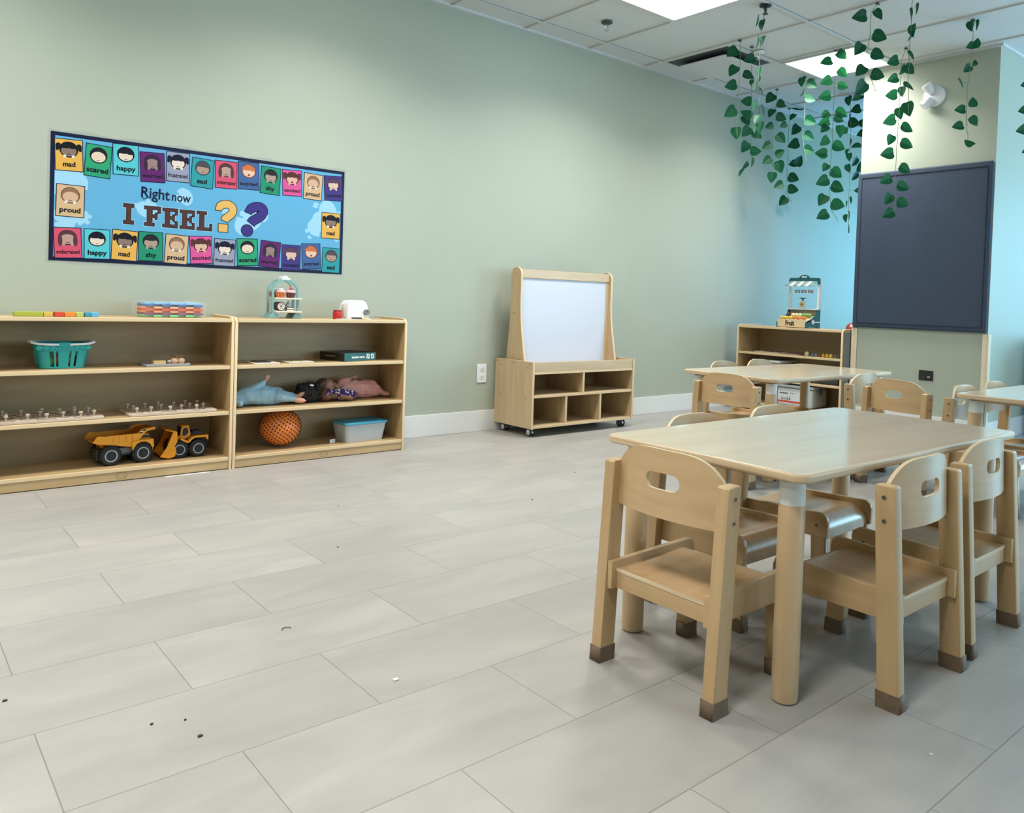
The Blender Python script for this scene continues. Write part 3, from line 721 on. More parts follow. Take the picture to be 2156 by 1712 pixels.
# outline of half a heart leaf: (x, y) with the tip at y=1, stalk notch at y=0.1
HALF = [(0, .12), (.10, .03), (.24, 0), (.38, .06), (.46, .19), (.47, .34), (.42, .50), (.32, .66), (.19, .82), (.07, .94), (0, 1.0)]
CR, CU = RC.col[0].copy(), RC.col[1].copy(); CN = RC.col[2].copy()
def leaf(b, c, size, ang, width=1.0, rnd=None):
    a = math.radians(ang); tip = CR*math.cos(a) + CU*math.sin(a); sd = tip.cross(CN)
    yaw = (rnd.random()-.5)*.7
    if width < .95: yaw = math.acos(max(.12, width*.95))*(1 if rnd.random() < .5 else -1)
    q = Matrix.Rotation(yaw, 3, tip); sd2 = q @ sd; nn = q @ CN
    fold, curl = .16 + .12*rnd.random(), .12*(rnd.random()-.3)
    def P(x, y, up=0): return c + sd2*(x*size*.92) + tip*((y-.5)*size) + nn*((abs(x)*fold*1.1 - curl*(y-.4)**2*2 + up)*size)
    il, iv = b.mi(M_leaf), b.mi(M_vein)
    for s in (-1, 1):
        mid = [b.bm.verts.new(P(0, y)) for _, y in HALF]; out = [b.bm.verts.new(P(s*x, y)) for x, y in HALF]
        inn = [b.bm.verts.new(P(s*x*.5, y*.94+.03, -.012)) for x, y in HALF]
        for k in range(1, len(HALF)-2):
            for A, B in ((mid, inn), (inn, out)):
                f = b.bm.faces.new((A[k], B[k], B[k+1], A[k+1])); f.material_index = il; f.smooth = True
        f = b.bm.faces.new((mid[0], out[0], out[1], inn[1], mid[1])) if False else b.bm.faces.new((mid[0], out[1], inn[1], mid[1])); f.material_index = il
        k = len(HALF)-2
        f = b.bm.faces.new((mid[k], inn[k], out[k], mid[k+1])); f.material_index = il
        vv = [b.bm.verts.new(P(s*x, y, .012)) for x, y in ((0, .1), (.022, .14), (.012, .6), (0, .86))]
        f = b.bm.faces.new(vv); f.material_index = iv
        for y0, x1, y1 in ((.25, .30, .40), (.42, .26, .58)):
            vv = [b.bm.verts.new(P(s*x, y, .013)) for x, y in ((0, y0), (x1, y1), (0, y0+.02))]
            f = b.bm.faces.new(vv); f.material_index = iv
def vine(label, top, stem, leaves, seed, base=None):
    """top: pixel of the hook on the ceiling; the strand hangs straight down from there"""
    rnd = random.Random(seed)
    B = at(top[0], top[1], 2, ZC-.006) if base is None else Vector(base)
    vd = Vector((-RC.col[2].x, -RC.col[2].y, 0)).normalized()
    def on(u, v, dz=0):
        d = ray(u, v); k = ((B - EYE).dot(vd) + dz) / d.dot(vd); return EYE + d*k
    sp = [on(u, v) for u, v in stem]; sp[0] = B
    t = thing('hanging_vine', label, 'vine', B, 0, 'artificial leaf strands hanging from the ceiling')
    inv = Matrix.Translation(-B)
    pts = []
    for A, C in zip(sp, sp[1:]):
        for k in range(4): pts.append(A.lerp(C, k/4) + Vector((rnd.random()-.5, rnd.random()-.5, 0))*.006*(k > 0))
    pts.append(sp[-1])
    b = MB(); b.tube([inv @ p for p in pts], .0018, M_stem, 5)
    b2 = MB()
    for L in leaves:
        u, v, s, a = L[:4]; wd = L[4] if len(L) > 4 else 1
        c = on(u, v, (rnd.random()-.5)*.05); dep = (c-EYE).dot(-CN); size = s*.95/FPX*dep
        near = min(pts, key=lambda p: (p-c).length + (0 if p.z > c.z-.01 else .03))
        ta = math.radians(a); base_pt = c - (CR*math.cos(ta)+CU*math.sin(ta))*size*.38
        if (near-c).length < .25: b.tube([inv @ near, inv @ ((near+base_pt)/2 + Vector((0, 0, -.004))), inv @ base_pt], .0011, M_stem, 4)
        leaf(b2, inv @ c, size, a, wd, rnd)
    b.build('stem', t); b2.build('leaves', t, sharp=80)
    one('hook', lambda q: q.box(-.012, .012, -.008, .008, -.004, .006, M_dgrey), t)
V = [
 ('leaf strand furthest left, three leaves up high beside the air vent', (1558, 86), [(1558, 86), (1559, 130), (1555, 187), (1553, 240), (1552, 285)],
  [(1541,111,30,215), (1543,150,28,235), (1538,180,28,195), (1537,237,32,215), (1550,281,28,275)]),
 ('leaf strand with green overlapping leaves, second from the left', (1583, 100), [(1583, 100), (1583, 160), (1583, 210), (1582, 260), (1583, 320), (1570, 355)],
  [(1577,125,27,200), (1576,160,28,340), (1583,174,15,260,.6), (1571,213,25,180), (1570,241,28,150), (1571,254,26,300), (1570,278,28,230), (1567,310,28,240), (1591,319,26,0), (1594,285,26,330), (1583,341,24,265,.6), (1568,348,20,230,.7), (1561,364,22,240,.25)]),
 ('narrow leaf strand hanging from the dark sprinkler, leaves seen edge-on', (1612, 14), [(1612, 14), (1604, 60), (1600, 110), (1598, 160), (1600, 215), (1597, 265), (1596, 300)],
  [(1593,45,28,258,.3), (1605,53,26,262,.4), (1594,90,28,262,.3), (1606,86,24,255,.4), (1599,152,22,265,.35), (1597,168,20,255,.5), (1592,184,26,265,.3), (1603,195,24,290,.45), (1591,223,24,258,.3), (1605,232,26,285,.5), (1594,251,24,240,.6), (1601,269,28,262,.5), (1592,271,22,250,.4)]),
 ('dark leaf strand in front of the green wall, fourth from the left', (1636, 189), [(1636, 189), (1633, 250), (1630, 310), (1629, 350), (1636, 385)],
  [(1621,208,27,228), (1645,220,22,330), (1624,239,22,240,.7), (1645,248,25,340), (1619,266,20,200), (1649,264,18,210), (1644,292,27,315), (1614,308,24,208), (1642,322,24,30), (1614,339,24,215), (1641,352,29,290), (1625,374,25,262), (1639,391,24,205)]),
 ('leaf strand ending in a lone leaf, left of the longest pair', (1662, 229), [(1662, 229), (1660, 290), (1657, 350), (1655, 405), (1666, 425)],
  [(1678,225,28,190), (1669,247,18,230,.7), (1674,274,26,235), (1670,304,28,205), (1669,345,20,195), (1682,338,26,60), (1671,375,26,340), (1670,399,26,352), (1648,424,25,228)]),
 ('thin grey-green leaf strand left of the bright ceiling panel', (1694, 163), [(1694, 163), (1694, 230), (1690, 290), (1697, 340)],
  [(1689,173,22,262,.6), (1709,178,26,335), (1689,195,22,240,.35), (1706,209,25,350), (1706,255,28,340), (1703,288,26,330), (1703,317,26,340), (1728,323,28,176)]),
 ('long strand with bright lit leaves below the second ceiling panel', (1759, 106), [(1759, 106), (1757, 180), (1754, 260), (1750, 330), (1746, 390), (1750, 440), (1764, 465)],
  [(1739,131,28,192), (1773,116,26,320), (1774,154,26,320), (1739,171,27,205), (1775,182,25,350), (1736,203,28,190), (1772,239,30,335), (1734,258,28,200), (1737,242,22,212), (1766,252,24,340), (1768,277,29,275), (1735,272,22,225), (1782,274,17,80,.5), (1735,298,26,222), (1766,309,30,338), (1729,323,27,180), (1737,353,20,240), (1761,365,30,322), (1731,382,31,205), (1763,396,32,335), (1731,422,29,238), (1764,431,32,345), (1731,454,29,208)]),
 ('strand of small twisted leaves beside the left edge of the pier', (1790, 203), [(1790, 203), (1791, 260), (1790, 330), (1788, 400), (1786, 450), (1787, 480)],
  [(1787,213,22,268,.5), (1801,231,24,200), (1806,202,24,205), (1798,259,27,350), (1813,259,21,180), (1788,249,19,268,.3), (1789,302,20,268,.3), (1784,320,15,250,.3), (1789,331,19,268,.5), (1803,308,25,190,.7), (1799,341,24,235,.8), (1813,282,22,200), (1787,355,21,285,.4), (1812,354,27,220), (1799,371,24,232,.8), (1807,402,20,180), (1790,422,18,280,.7), (1781,431,17,268,.25), (1787,454,22,272,.5), (1781,460,19,268,.25), (1786,481,21,88,.5)]),
 ('leaf strand with large dark leaves across the bright ceiling panel', (1848, 8), [(1848, 8), (1834, 25), (1832, 75), (1825, 115), (1828, 150), (1838, 178), (1845, 193)],
  [(1809,35,34,190), (1849,31,28,308), (1852,77,34,342), (1807,104,32,238), (1848,116,32,338), (1811,150,30,228), (1848,158,32,345), (1811,186,38,232), (1802,205,22,222)]),
 ('long strand in front of the pier reaching down over the blue board', (1908, 103), [(1908, 103), (1899, 125), (1895, 180), (1893, 240), (1889, 300), (1885, 355), (1886, 400), (1884, 440)],
  [(1879,129,28,202), (1900,147,26,240,.8), (1915,147,28,320), (1879,167,26,200), (1900,193,24,270,.5), (1876,200,28,188), (1895,239,28,280,.5), (1872,254,31,203), (1909,271,30,332), (1874,295,25,248), (1909,305,31,340), (1867,324,31,190), (1905,357,29,332), (1864,379,29,207), (1901,394,30,345), (1869,420,27,240), (1901,428,29,345), (1869,451,29,208)]),
 ('strand of edge-on grey leaves high above the long pier strand', (1922, -14), [(1922, -14), (1920, 30), (1916, 85), (1914, 120), (1913, 180), (1912, 240)],
  [(1917,31,28,278,.35), (1929,20,27,268,.22), (1915,77,24,245,.45), (1923,65,30,270,.25), (1917,118,26,310,.8), (1913,183,29,330,.8), (1913,230,34,280,.6)]),
 ('sparse leaf strand in front of the pier right of the emergency lamp', (2049, 43), [(2049, 43), (2048, 90), (2044, 130), (2036, 190), (2035, 250), (2038, 295)],
  [(2045,55,25,275,.3), (2055,54,25,272,.25), (2043,97,21,205), (2057,91,24,80,.6), (2036,145,23,222), (2053,132,14,100,.6), (2022,176,27,300,.7), (2048,215,23,90), (2021,231,25,185), (2050,256,26,312), (2016,266,26,190), (2040,300,24,150,.35)]),
 ('leaf strand cut off by the right edge of the photo', (2172, 50), [(2172, 50), (2171, 180), (2169, 300)],
  [(2155,233,27,190), (2153,274,31,190), (2158,178,22,192), (2158,319,16,200), (2182,200,28,340), (2184,250,28,340)]),
]
for i, (lb, top, stem, lv) in enumerate(V): vine(lb, top, stem, lv, 11+i)

# ------------------------------------------------------------------ toys on the shelves against the wall
def pl_(n, c, r=.45, **k): return plain(n, c, r, **k)
ZT, ZA, ZB, ZD = .7505, .5175, .2905, .0625
# row of flat toy blocks on the top of the left shelf
blk = [(.496, .604, (.38, .42, .05), 'long olive green toy block at the left of the row on the shelf top'), (.605, .640, (.62, .45, .08), 'short yellow toy block next to the long olive one'),
       (.646, .683, (.62, .06, .02), 'red toy block in the row on the shelf top'), (.684, .728, (.80, .24, .03), 'orange toy block in the row on the shelf top'),
       (.729, .760, (.46, .52, .12), 'lime green toy block right of the orange one'), (.764, .788, (.05, .28, .42), 'dark blue toy block near the right end of the row'), (.789, .820, (.12, .42, .60), 'light blue toy block at the right end of the row')]
for i, (x0, x1, c, lb) in enumerate(blk):
    tag(one('toy_block', lambda b: b.box(x0, x1-.001, 3.905, 3.955, ZT, ZT+.02, pl_('block_paint_%d' % i, c), .002)), lb, 'toy block', 'toy blocks in a row on the left shelf top')
# pack of interlocking foam mats
t = thing('foam_mat_pack', 'plastic-wrapped stack of coloured interlocking foam mats on the shelf top', 'toy', (1.155, 4.03, ZT))
cols = [(.20, .62, .22), (.25, .05, .12), (.85, .30, .10), (.75, .10, .03), (.88, .42, .18), (.05, .14, .36), (.25, .50, .72)]
for i, c in enumerate(cols):
    z = .002 + .0098*i; pts = []; n = 7; w, d = .128, .07
    for k in range(n):
        a = -w + 2*w*k/n; s_ = 2*w/n; o = .012 if (k+i) % 2 else 0
        pts += [(a, -d-o), (a+s_, -d-o)]
    for k in range(4):
        a = -d + 2*d*k/4; o = .012 if (k+i) % 2 else 0; pts += [(w+o, a), (w+o, a+2*d/4)]
    pts += [(w, d), (-w, d)]
    one('foam_mat', lambda b: b.prism(pts, 'xy', z, z+.0094, pl_('foam_%d' % i, c, .7), .001), t)
M_clear = plain('clear_film', (.9, .92, .94), .08, Alpha=.08)
def bag(b):
    rnd = random.Random(4); bb = bmesh.new(); bmesh.ops.create_cube(bb, size=1); bmesh.ops.subdivide_edges(bb, edges=bb.edges[:], cuts=7, use_grid_fill=True)
    for v in bb.verts:
        v.co = Vector((v.co.x*.30 + (rnd.random()-.5)*.006, v.co.y*.175 + (rnd.random()-.5)*.006, max(.0005, (v.co.z+.5)*.076 + (rnd.random()-.5)*.006)))
    b.merge(bb, M_clear, None, True)
one('plastic_wrap', bag, t)
# turquoise basket with white handles and play food in it
M_teal = pl_('turquoise_plastic', (.015, .34, .32), .35)
t = thing('toy_basket', 'turquoise plastic shopping basket with white handles and slotted sides', 'basket', (.692, 4.02, ZA), 0)
def basket(b):
    # tapered wall built as staves with openings between them
    def pt(a, f):  # a: angle, f: 0 bottom .. 1 top
        rx, ry = .090 + .022*f, .058 + .015*f; e = .55
        ca, sa = math.cos(a), math.sin(a)
        return Vector((rx*math.copysign(abs(ca)**e, ca), ry*math.copysign(abs(sa)**e, sa), .001 + .106*f))
    N = 112; lev = [0, .08, .2, .4, .6, .72, .86, 1.0]; g = []
    for k in range(N): g.append([pt(2*PI*k/N, f) for f in lev])
    im = b.mi(M_teal)
    ins = [[b.bm.verts.new(p * Vector((1, 1, 1)).length/1.7320508 * 1 if False else p) for p in r] for r in g]
    inn = [[b.bm.verts.new(Vector((p.x*.97, p.y*.965, p.z))) for p in r] for r in g]
    def hole(k, l):
        x = (g[k][3].x + g[(k+1) % N][3].x)/2; y = g[k][3].y
        if abs(y) < .045 and abs(x) > .06: return 1 <= l <= 4 and (k // 3) % 2 == 0
        for c, top in ((-.046, 5), (-.022, 5), (0, 3), (.024, 5), (.048, 5)):
            if abs(x-c) < .0074: return 1 <= l < top
        return False
    for k in range(N):
        k2 = (k+1) % N
        for l in range(len(lev)-1):
            if hole(k, l):
                continue
            for A, rev in ((ins, 0), (inn, 1)):
                q = [A[k][l], A[k2][l], A[k2][l+1], A[k][l+1]]
                f = b.bm.faces.new(q[::-1] if rev else q); f.material_index = im; f.smooth = True
            for (kk, ll, e0, e1) in ((k-1, l, (k, l), (k, l+1)), ((k+1) % N, l, (k2, l), (k2, l+1)), (k, l-1, (k, l), (k2, l)), (k, l+1, (k, l+1), (k2, l+1))):
                if ll < 0 or ll >= len(lev)-1 or hole(kk % N, ll):
                    q = [ins[e0[0]][e0[1]], ins[e1[0]][e1[1]], inn[e1[0]][e1[1]], inn[e0[0]][e0[1]]]
                    f = b.bm.faces.new(q); f.material_index = im
    b.prism([(pt(2*PI*k/40, 0).x*.97, pt(2*PI*k/40, 0).y*.97) for k in range(40)], 'xy', .001, .006, M_teal)
    rim = [pt(2*PI*k/48, 1.0) + Vector((0, 0, .004)) for k in range(49)]
    b.tube(rim, .0045, M_teal, 8, False)
    for k in range(9):   # scalloped skirt under the rim
        x = -.095 + .19*k/8
        b.sphere((x, -.0715, .094), (.014, .003, .011), M_teal, u=12, v=8)
    b.box(-.024, .024, -.081, -.072, .096, .118, M_teal, .004)
one('basket_body', basket, t)
for s in (-1, 1):
    pts = [(s*.022, -.079, .108), (s*.06, -.080, .109), (s*.098, -.078, .112), (s*.122, -.06, .117), (s*.126, .0, .118), (s*.122, .055, .117), (s*.095, .074, .113), (s*.03, .077, .110)]
    one('handle', lambda b: b.tube(pts, .0052, M_wgloss, 8), t)
for i, (x, y, z, r, c, lb) in enumerate(((-.05, -.02, .030, .026, (.10, .45, .12), 'green play food piece showing low in the left slot of the turquoise basket'), (-.022, -.02, .038, .024, (.55, .08, .03), 'reddish play food piece showing in the second slot of the basket'), (.004, -.028, .026, .022, (.75, .50, .12), 'yellow play food piece low in the middle slot of the basket'), (.03, -.015, .035, .024, (.16, .35, .20), 'grey-green play food piece in the fourth slot of the basket'), (.052, -.012, .03, .022, (.12, .02, .03), 'dark red play food piece in the right slot of the basket'))):
    tag(one('play_food', lambda b: b.sphere((.692+x, 4.02+y, ZA+z), (r*.8, r, r), pl_('food_%d' % i, c, .4))), lb, 'toy food', 'play food inside the turquoise basket')
# grey tray with wooden pieces
t = thing('wooden_tray', 'shallow grey-rimmed tray on the upper shelf carrying wooden pieces', 'tray', (1.128, 3.99, ZA))
M_tray = pl_('tray_grey_paint', (.30, .32, .33), .5)
one('tray_base', lambda b: b.prism(rrect(-.10, .10, -.065, .065, .012), 'xy', .001, .006, M_wx), t)
def trim_(b):
    for a, c, d, e in ((-.102, .102, -.067, -.063), (-.102, .102, .063, .067), (-.102, -.098, -.067, .067), (.098, .102, -.067, .067)): b.box(a, c, d, e, 0, .013, M_tray, .0015)
one('tray_rim', trim_, t)
M_block = wood('yellow_block_wood', (.60, .42, .16), (.70, .50, .22), 'x', .5); M_egg = mottled('egg_wood', (.62, .40, .24), (.72, .50, .34), (12, 12, 40), .45)
tag(one('wooden_block', lambda b: b.box(1.068, 1.122, 3.945, 3.985, ZA+.0065, ZA+.026, M_block, .001)), 'pale yellow wooden block lying on the grey-rimmed tray', 'wooden block')
for x, lb in ((1.165, 'wooden egg in the middle of the grey-rimmed tray'), (1.198, 'wooden egg at the right end of the grey-rimmed tray')):
    tag(one('wooden_egg', lambda b: b.lathe([(0, -.0175), (.008, -.016), (.014, -.009), (.0155, 0), (.013, .009), (.007, .016), (0, .018)], M_egg, Matrix.Translation((x, 3.965, ZA+.022)) @ Matrix.Rotation(1.45, 4, 'Y'))), lb, 'wooden egg', 'wooden eggs on the tray')
tag(one('metal_ball', lambda b: b.sphere((1.139, 3.958, ZA+.0185), .012, pl_('dull_steel', (.35, .36, .36), .3, metal=.8))), 'small dull metal ball beside the wooden eggs on the tray', 'ball')
tag(one('wooden_disc', lambda b: (b.cyl((1.185, 4.005, ZA+.0065), .01, .036, M_block), b.lathe([(0, 0), (.03, .001), (.034, .005), (0, .006)], M_wx, Matrix.Translation((1.185, 4.005, ZA+.042))))), 'wooden stand with a round flat top behind the eggs on the tray', 'wooden toy')
# two peg puzzles on the middle shelf
M_pegw = wood('puzzle_plywood', (.52, .42, .32), (.62, .52, .41), 'x', .55); M_cut = pl_('puzzle_cutline', (.14, .09, .06), .7); M_peg = pl_('peg_wood', (.55, .44, .34), .5)
def peg_puzzle(label, x0, x1, y0, y1, pegs, seed):
    rnd = random.Random(seed)
    t = thing('peg_puzzle', label, 'puzzle', (x0, y0, ZB), 0, 'wooden peg puzzles on the middle shelf')
    W, D = x1-x0, y1-y0
    one('puzzle_board', lambda b: b.prism(rrect(0, W, 0, D, .012), 'xy', .0005, .012, M_pegw, .0015), t)
    def cuts(b):
        for px, py in pegs:
            pts = []; n = 14; r0 = .024
            for k in range(n+1):
                a = 2*PI*k/n; r = r0*(1+.35*math.sin(a*3+px*50)) if k < n else r0*(1+.35*math.sin(px*50)); pts.append((px*W+r*1.3*math.cos(a), py*D+r*math.sin(a), .0122))
            b.tube(pts, .0014, M_cut, 4, False)
    one('cut_lines', cuts, t)
    for px, py in pegs:
        one('peg', lambda b: b.lathe([(0, .0122), (.0042, .0122), (.0042, .023), (.0085, .028), (.009, .034), (.006, .0365), (0, .0365)], M_peg, Matrix.Translation((px*W, py*D, 0)), 14), t)
PG = [(.08, .15), (.10, .45), (.09, .8), (.28, .2), (.26, .75), (.45, .12), (.42, .5), (.47, .85), (.62, .25), (.63, .7), (.78, .15), (.76, .55), (.79, .85), (.92, .22), (.91, .65)]
peg_puzzle('wooden peg puzzle on the middle shelf, the one cut off at the left edge', .443, .85, 3.897, 4.14, PG, 2)
peg_puzzle('wooden peg puzzle on the middle shelf toward the cabinet divider', .955, 1.355, 3.897, 4.14, [(p[0]*.96+.02, 1-p[1]) for p in PG], 5)

# toy dump truck and wheel loader
M_yel = pl_('truck_yellow', (.82, .33, .012), .35); M_yeld = pl_('truck_yellow_tray', (.70, .24, .01), .45); M_tyre = pl_('tyre_black', (.012, .012, .014), .6); M_rim = pl_('wheel_ring_grey', (.38, .42, .46), .4); M_glass = pl_('smoked_window', (.01, .01, .015), .15)
def wheel(t, x, y, r=.046, w=.036, T0=None):
    def wb(b):
        T = Matrix.Translation((x, y, r)) @ Matrix.Rotation(PI/2, 4, 'X')
        b.lathe([(0, -w/2), (r*.8, -w/2), (r, -w*.3), (r, w*.3), (r*.8, w/2), (r*.5, w/2), (0, w*.42)], M_tyre, T, 28)
        for k in range(16):
            a = 2*PI*k/16; b.box(-.003, .003, -w*.42, w*.42, r-.001, r+.0022, M_tyre, T=Matrix.Translation((x, y, r)) @ Matrix.Rotation(a, 4, 'Y'))
    wh = one('wheel', wb, t)
    def rb(b):
        T = Matrix.Translation((x, y, r)) @ Matrix.Rotation(PI/2, 4, 'X')
        b.lathe([(r*.50, w*.44), (r*.50, w*.53), (r*.60, w*.53), (r*.60, w*.44)], M_rim, T, 28); b.lathe([(0, w*.42), (r*.22, w*.44), (r*.2, w*.5), (0, w*.52)], M_tyre, T, 16)
    one('rim', rb, wh)
t = thing('toy_dump_truck', 'yellow toy dump truck with black wheels on the bottom shelf', 'toy truck', (.958, 4.03, ZD), math.radians(4))
for x in (-.072, .068):
    for y in (-.062, .062): wheel(t, x, y)
one('chassis', lambda b: (b.box(-.10, .10, -.038, .038, .035, .06, M_dgrey, .004), b.box(-.03, .03, -.05, .05, .045, .075, pl_('truck_grey', (.14, .16, .18), .5), .006), b.box(-.125, -.105, -.035, .035, .02, .07, M_dgrey, .004)), t)
def bed(b):
    # open hopper: side plates, sloping floor, cab guard
    side = [(-.118, .104), (-.085, .136), (.045, .140), (.062, .158), (.125, .164), (.125, .152), (.085, .146), (.028, .082), (.012, .080)]
    for s in (-1, 1):
        y0, y1 = sorted((s*.066, s*.071)); b.prism(side, 'xz', y0, y1, M_yel, .001)
        for k in range(4): x = -.062+.028*k; ys_ = sorted((s*.071, s*.073)); b.box(x-.001, x+.001, *ys_, .100 + abs(k-4)*.0015, .132, M_yeld)
        ys_ = sorted((s*.0712, s*.0732)); b.box(-.085, .045, *ys_, .133, .139, M_yel, .001)
        ys_ = sorted((s*.071, s*.0735)); b.prism([(.048, .139), (.062, .139), (.084, .156), (.070, .156)], 'xz', *ys_, M_glass); b.prism([(.056, .145), (.069, .145), (.073, .149), (.060, .149)], 'xz', ys_[0]-.0003, ys_[1]+.0003, M_wgloss)
    b.prism([(-.15, .112), (-.118, .100), (.012, .078), (.028, .080), (.028, .084), (.012, .083), (-.118, .105), (-.15, .117)], 'xz', -.066, .066, M_yeld)
    b.prism([(.028, .082), (.085, .146), (.125, .152), (.125, .157), (.083, .151), (.024, .086)], 'xz', -.066, .066, M_yeld)
    for s in (-1, 1): y0, y1 = sorted((s*.052, s*.071)); b.prism([(-.15, .112), (-.118, .100), (-.085, .136), (-.13, .140)], 'xz', y1-.004 if s > 0 else y0, y1 if s > 0 else y0+.004, M_yel)
one('dump_bed', bed, t)
def cab(b):
    b.box(.045, .115, -.058, .058, .072, .11, M_yel, .006); b.box(.06, .105, -.05, .0, .108, .13, M_yel, .004); b.box(.07, .107, -.052, -.046, .112, .126, M_glass, .002)
    for s in (-1, 1):
        y0, y1 = sorted((s*.045, s*.078)); pts = [(.018, .095), (.03, .106), (.115, .108), (.118, .07), (.113, .07)]
        for k in range(0, 9): a = math.radians(0+170*k/8); pts.append((.068+.05*math.cos(a)*.9, .05+.05*math.sin(a)))
        b.prism(pts, 'xz', y0, y1, M_yel, .001)
one('cab', cab, t)
def hang(b):
    for s in (-1, 1): b.prism([(-.115, .10), (-.085, .098), (-.092, .07), (-.10, .062), (-.105, .085)], 'xz', s*.03-.005, s*.03+.005, M_yel, .001)
one('bed_bracket', hang, t)
t = thing('toy_wheel_loader', 'yellow toy wheel loader with raised scoop beside the dump truck', 'toy truck', (1.225, 4.035, ZD), math.radians(-2))
for x in (-.022, .066):
    for y in (-.055, .055): wheel(t, x, y, .042, .034)
one('chassis', lambda b: (b.box(-.03, .08, -.036, .036, .035, .07, M_dgrey, .004), b.box(.03, .098, -.034, .034, .07, .118, M_black, .008), b.box(.05, .09, -.028, .028, .116, .122, M_dgrey, .002)), t)
def body2(b):
    b.box(-.028, .02, -.032, .032, .068, .10, M_yel, .008)
    for s in (-1, 1):
        y0, y1 = sorted((s*.038, s*.072)); pts = [(-.012, .098), (.0, .088), (.018, .082), (.03, .094), (.046, .104), (.112, .106), (.113, .084), (.106, .084), (.103, .096), (.05, .096), (.034, .086), (.024, .074), (.012, .073), (-.006, .082), (-.02, .092)]
        b.prism(pts, 'xz', y0, y1, M_yel, .001)
one('fenders', body2, t)
def cab2(b):
    for s in (-1, 1):
        y0, y1 = sorted((s*.028, s*.034)); b.prism([(-.012, .09), (-.008, .135), (.0, .150), (.028, .150), (.036, .120), (.036, .10), (.02, .088)], 'xz', y0, y1, M_yel, .001)
        y0, y1 = sorted((s*.034, s*.0352)); b.prism([(-.003, .104), (.0, .132), (.006, .142), (.022, .142), (.028, .118), (.014, .104)], 'xz', y0, y1, M_glass)
    b.box(-.008, .032, -.03, .03, .147, .153, M_yel, .002); b.box(-.01, -.004, -.028, .028, .10, .145, M_glass); b.box(.026, .032, -.028, .028, .10, .145, M_glass)
one('cab', cab2, t)
def scoop(b):
    T = Matrix.Translation((-.062, 0, .0))
    prof = [(-.040, .042), (-.045, .014), (-.01, .004), (.018, .012), (.022, .04), (.012, .062), (.026, .085), (.024, .132), (-.028, .142)]
    back = [(-.045, .014), (-.01, .004), (.018, .012), (.024, .04), (.014, .062), (.028, .085), (.026, .132), (-.028, .146), (-.028, .142), (.021, .128), (.023, .087), (.009, .062), (.018, .04), (.013, .016), (-.01, .009), (-.045, .018)]
    b.prism(back, 'xz', -.074, .074, M_yeld, .0005, T=T)
    for s in (-1, 1):
        y0, y1 = sorted((s*.070, s*.075)); b.prism([(-.045, .014), (-.01, .004), (.018, .012), (.024, .04), (.016, .062), (.028, .085), (.026, .132), (.010, .138), (-.02, .06), (-.05, .016)], 'xz', y0, y1, M_yel, .001, T=T)
one('scoop', scoop, t)
one('lift_arm', lambda b: [b.prism([(-.045, .06), (-.036, .09), (-.012, .104), (.004, .098), (.0, .088), (-.02, .084), (-.036, .052)], 'xz', s*.024-.004, s*.024+.004, M_yel, .001) for s in (-1, 1)], t)

# cake stand with play cakes
M_sage = pl_('cake_stand_green', (.22, .40, .38), .45)
t = thing('cake_stand', 'arched green two-tier toy cake stand on the shelf top', 'toy', (1.735, 4.03, ZT))
def arch(b):
    for y in (-.03, .03):
        pts = [(-.077, .004), (-.077, .135)] + [(-.077*math.cos(math.radians(a)), .135+.077*math.sin(math.radians(a))) for a in range(10, 171, 10)] + [(.077, .135), (.077, .004)]
        inn_ = [(p*.83, q if q < .13 else .135+(q-.135)*.83) for p, q in pts[::-1]]
        b.prism(pts + inn_, 'xz', y-.005, y+.005, M_sage, .001)
one('arch_frame', arch, t)
one('carry_handle', lambda b: (b.prism([(-.024, .203), (.026, .203), (.022, .212), (.010, .216), (.006, .224), (-.004, .226), (-.010, .218), (-.022, .213)], 'xz', -.036, .036, M_wgloss, .002)), t)
M_cream = pl_('cream_paint', (.70, .64, .52), .5)
for z in (.030, .100): one('tier', lambda b: b.box(-.066, .084, -.06, .06, z, z+.009, M_cream, .002), t)
for x in (-.062, .062): one('foot', lambda b: b.prism([(x-.026, .0), (x+.026, 0), (x+.020, .016), (x+.010, .03), (x-.010, .03), (x-.02, .016)], 'xz', -.048, .048, M_sage, .002), t)
def cupcake(x, y, z, cup, ice, topc, lb, topr=0):
    t = thing('toy_cupcake', lb, 'toy cake', (x, y, z), 0, 'toy cupcakes on the cake stand')
    def cp(b):
        b.lathe([(0, 0), (.0165, 0), (.023, .026), (0, .026)], pl_('cup_' + str(cup), cup, .6), None, 20)
        for k in range(10): a = 2*PI*k/10; b.box(-.0012, .0012, -.0008, .0008, .001, .025, pl_('cup_rib_' + str(cup), tuple(min(1, v*1.7+.05) for v in cup), .6), T=Matrix.Rotation(a, 4, 'Z') @ Matrix.Translation((.0205, 0, 0)) @ Matrix.Rotation(.24, 4, 'Y'))
    one('cup', cp, t)
    one('icing', lambda b: b.lathe([(0, .0262), (.024, .0262), (.025, .031), (.021, .038), (.0, .043)], pl_('icing_' + str(ice), ice, .5)), t)
    if topr: one('strawberry', lambda b: b.lathe([(0, .0425), (.008, .045), (.009, .052), (.004, .061), (0, .063)], pl_('berry', topc, .4)), t)
    else: one('sprinkle_top', lambda b: b.sphere((.0, 0, .043), (.014, .014, .006), pl_('swirl_' + str(topc), topc, .5)), t)
cupcake(1.708, 3.995, ZT+.1095, (.62, .17, .05), (.70, .45, .40), (.85, .82, .80), 'toy cupcake in an orange cup on the upper tier of the cake stand')
cupcake(1.695, 4.05, ZT+.1095, (.25, .08, .04), (.40, .25, .24), (.55, .50, .50), 'toy cupcake half hidden behind the orange one on the upper tier')
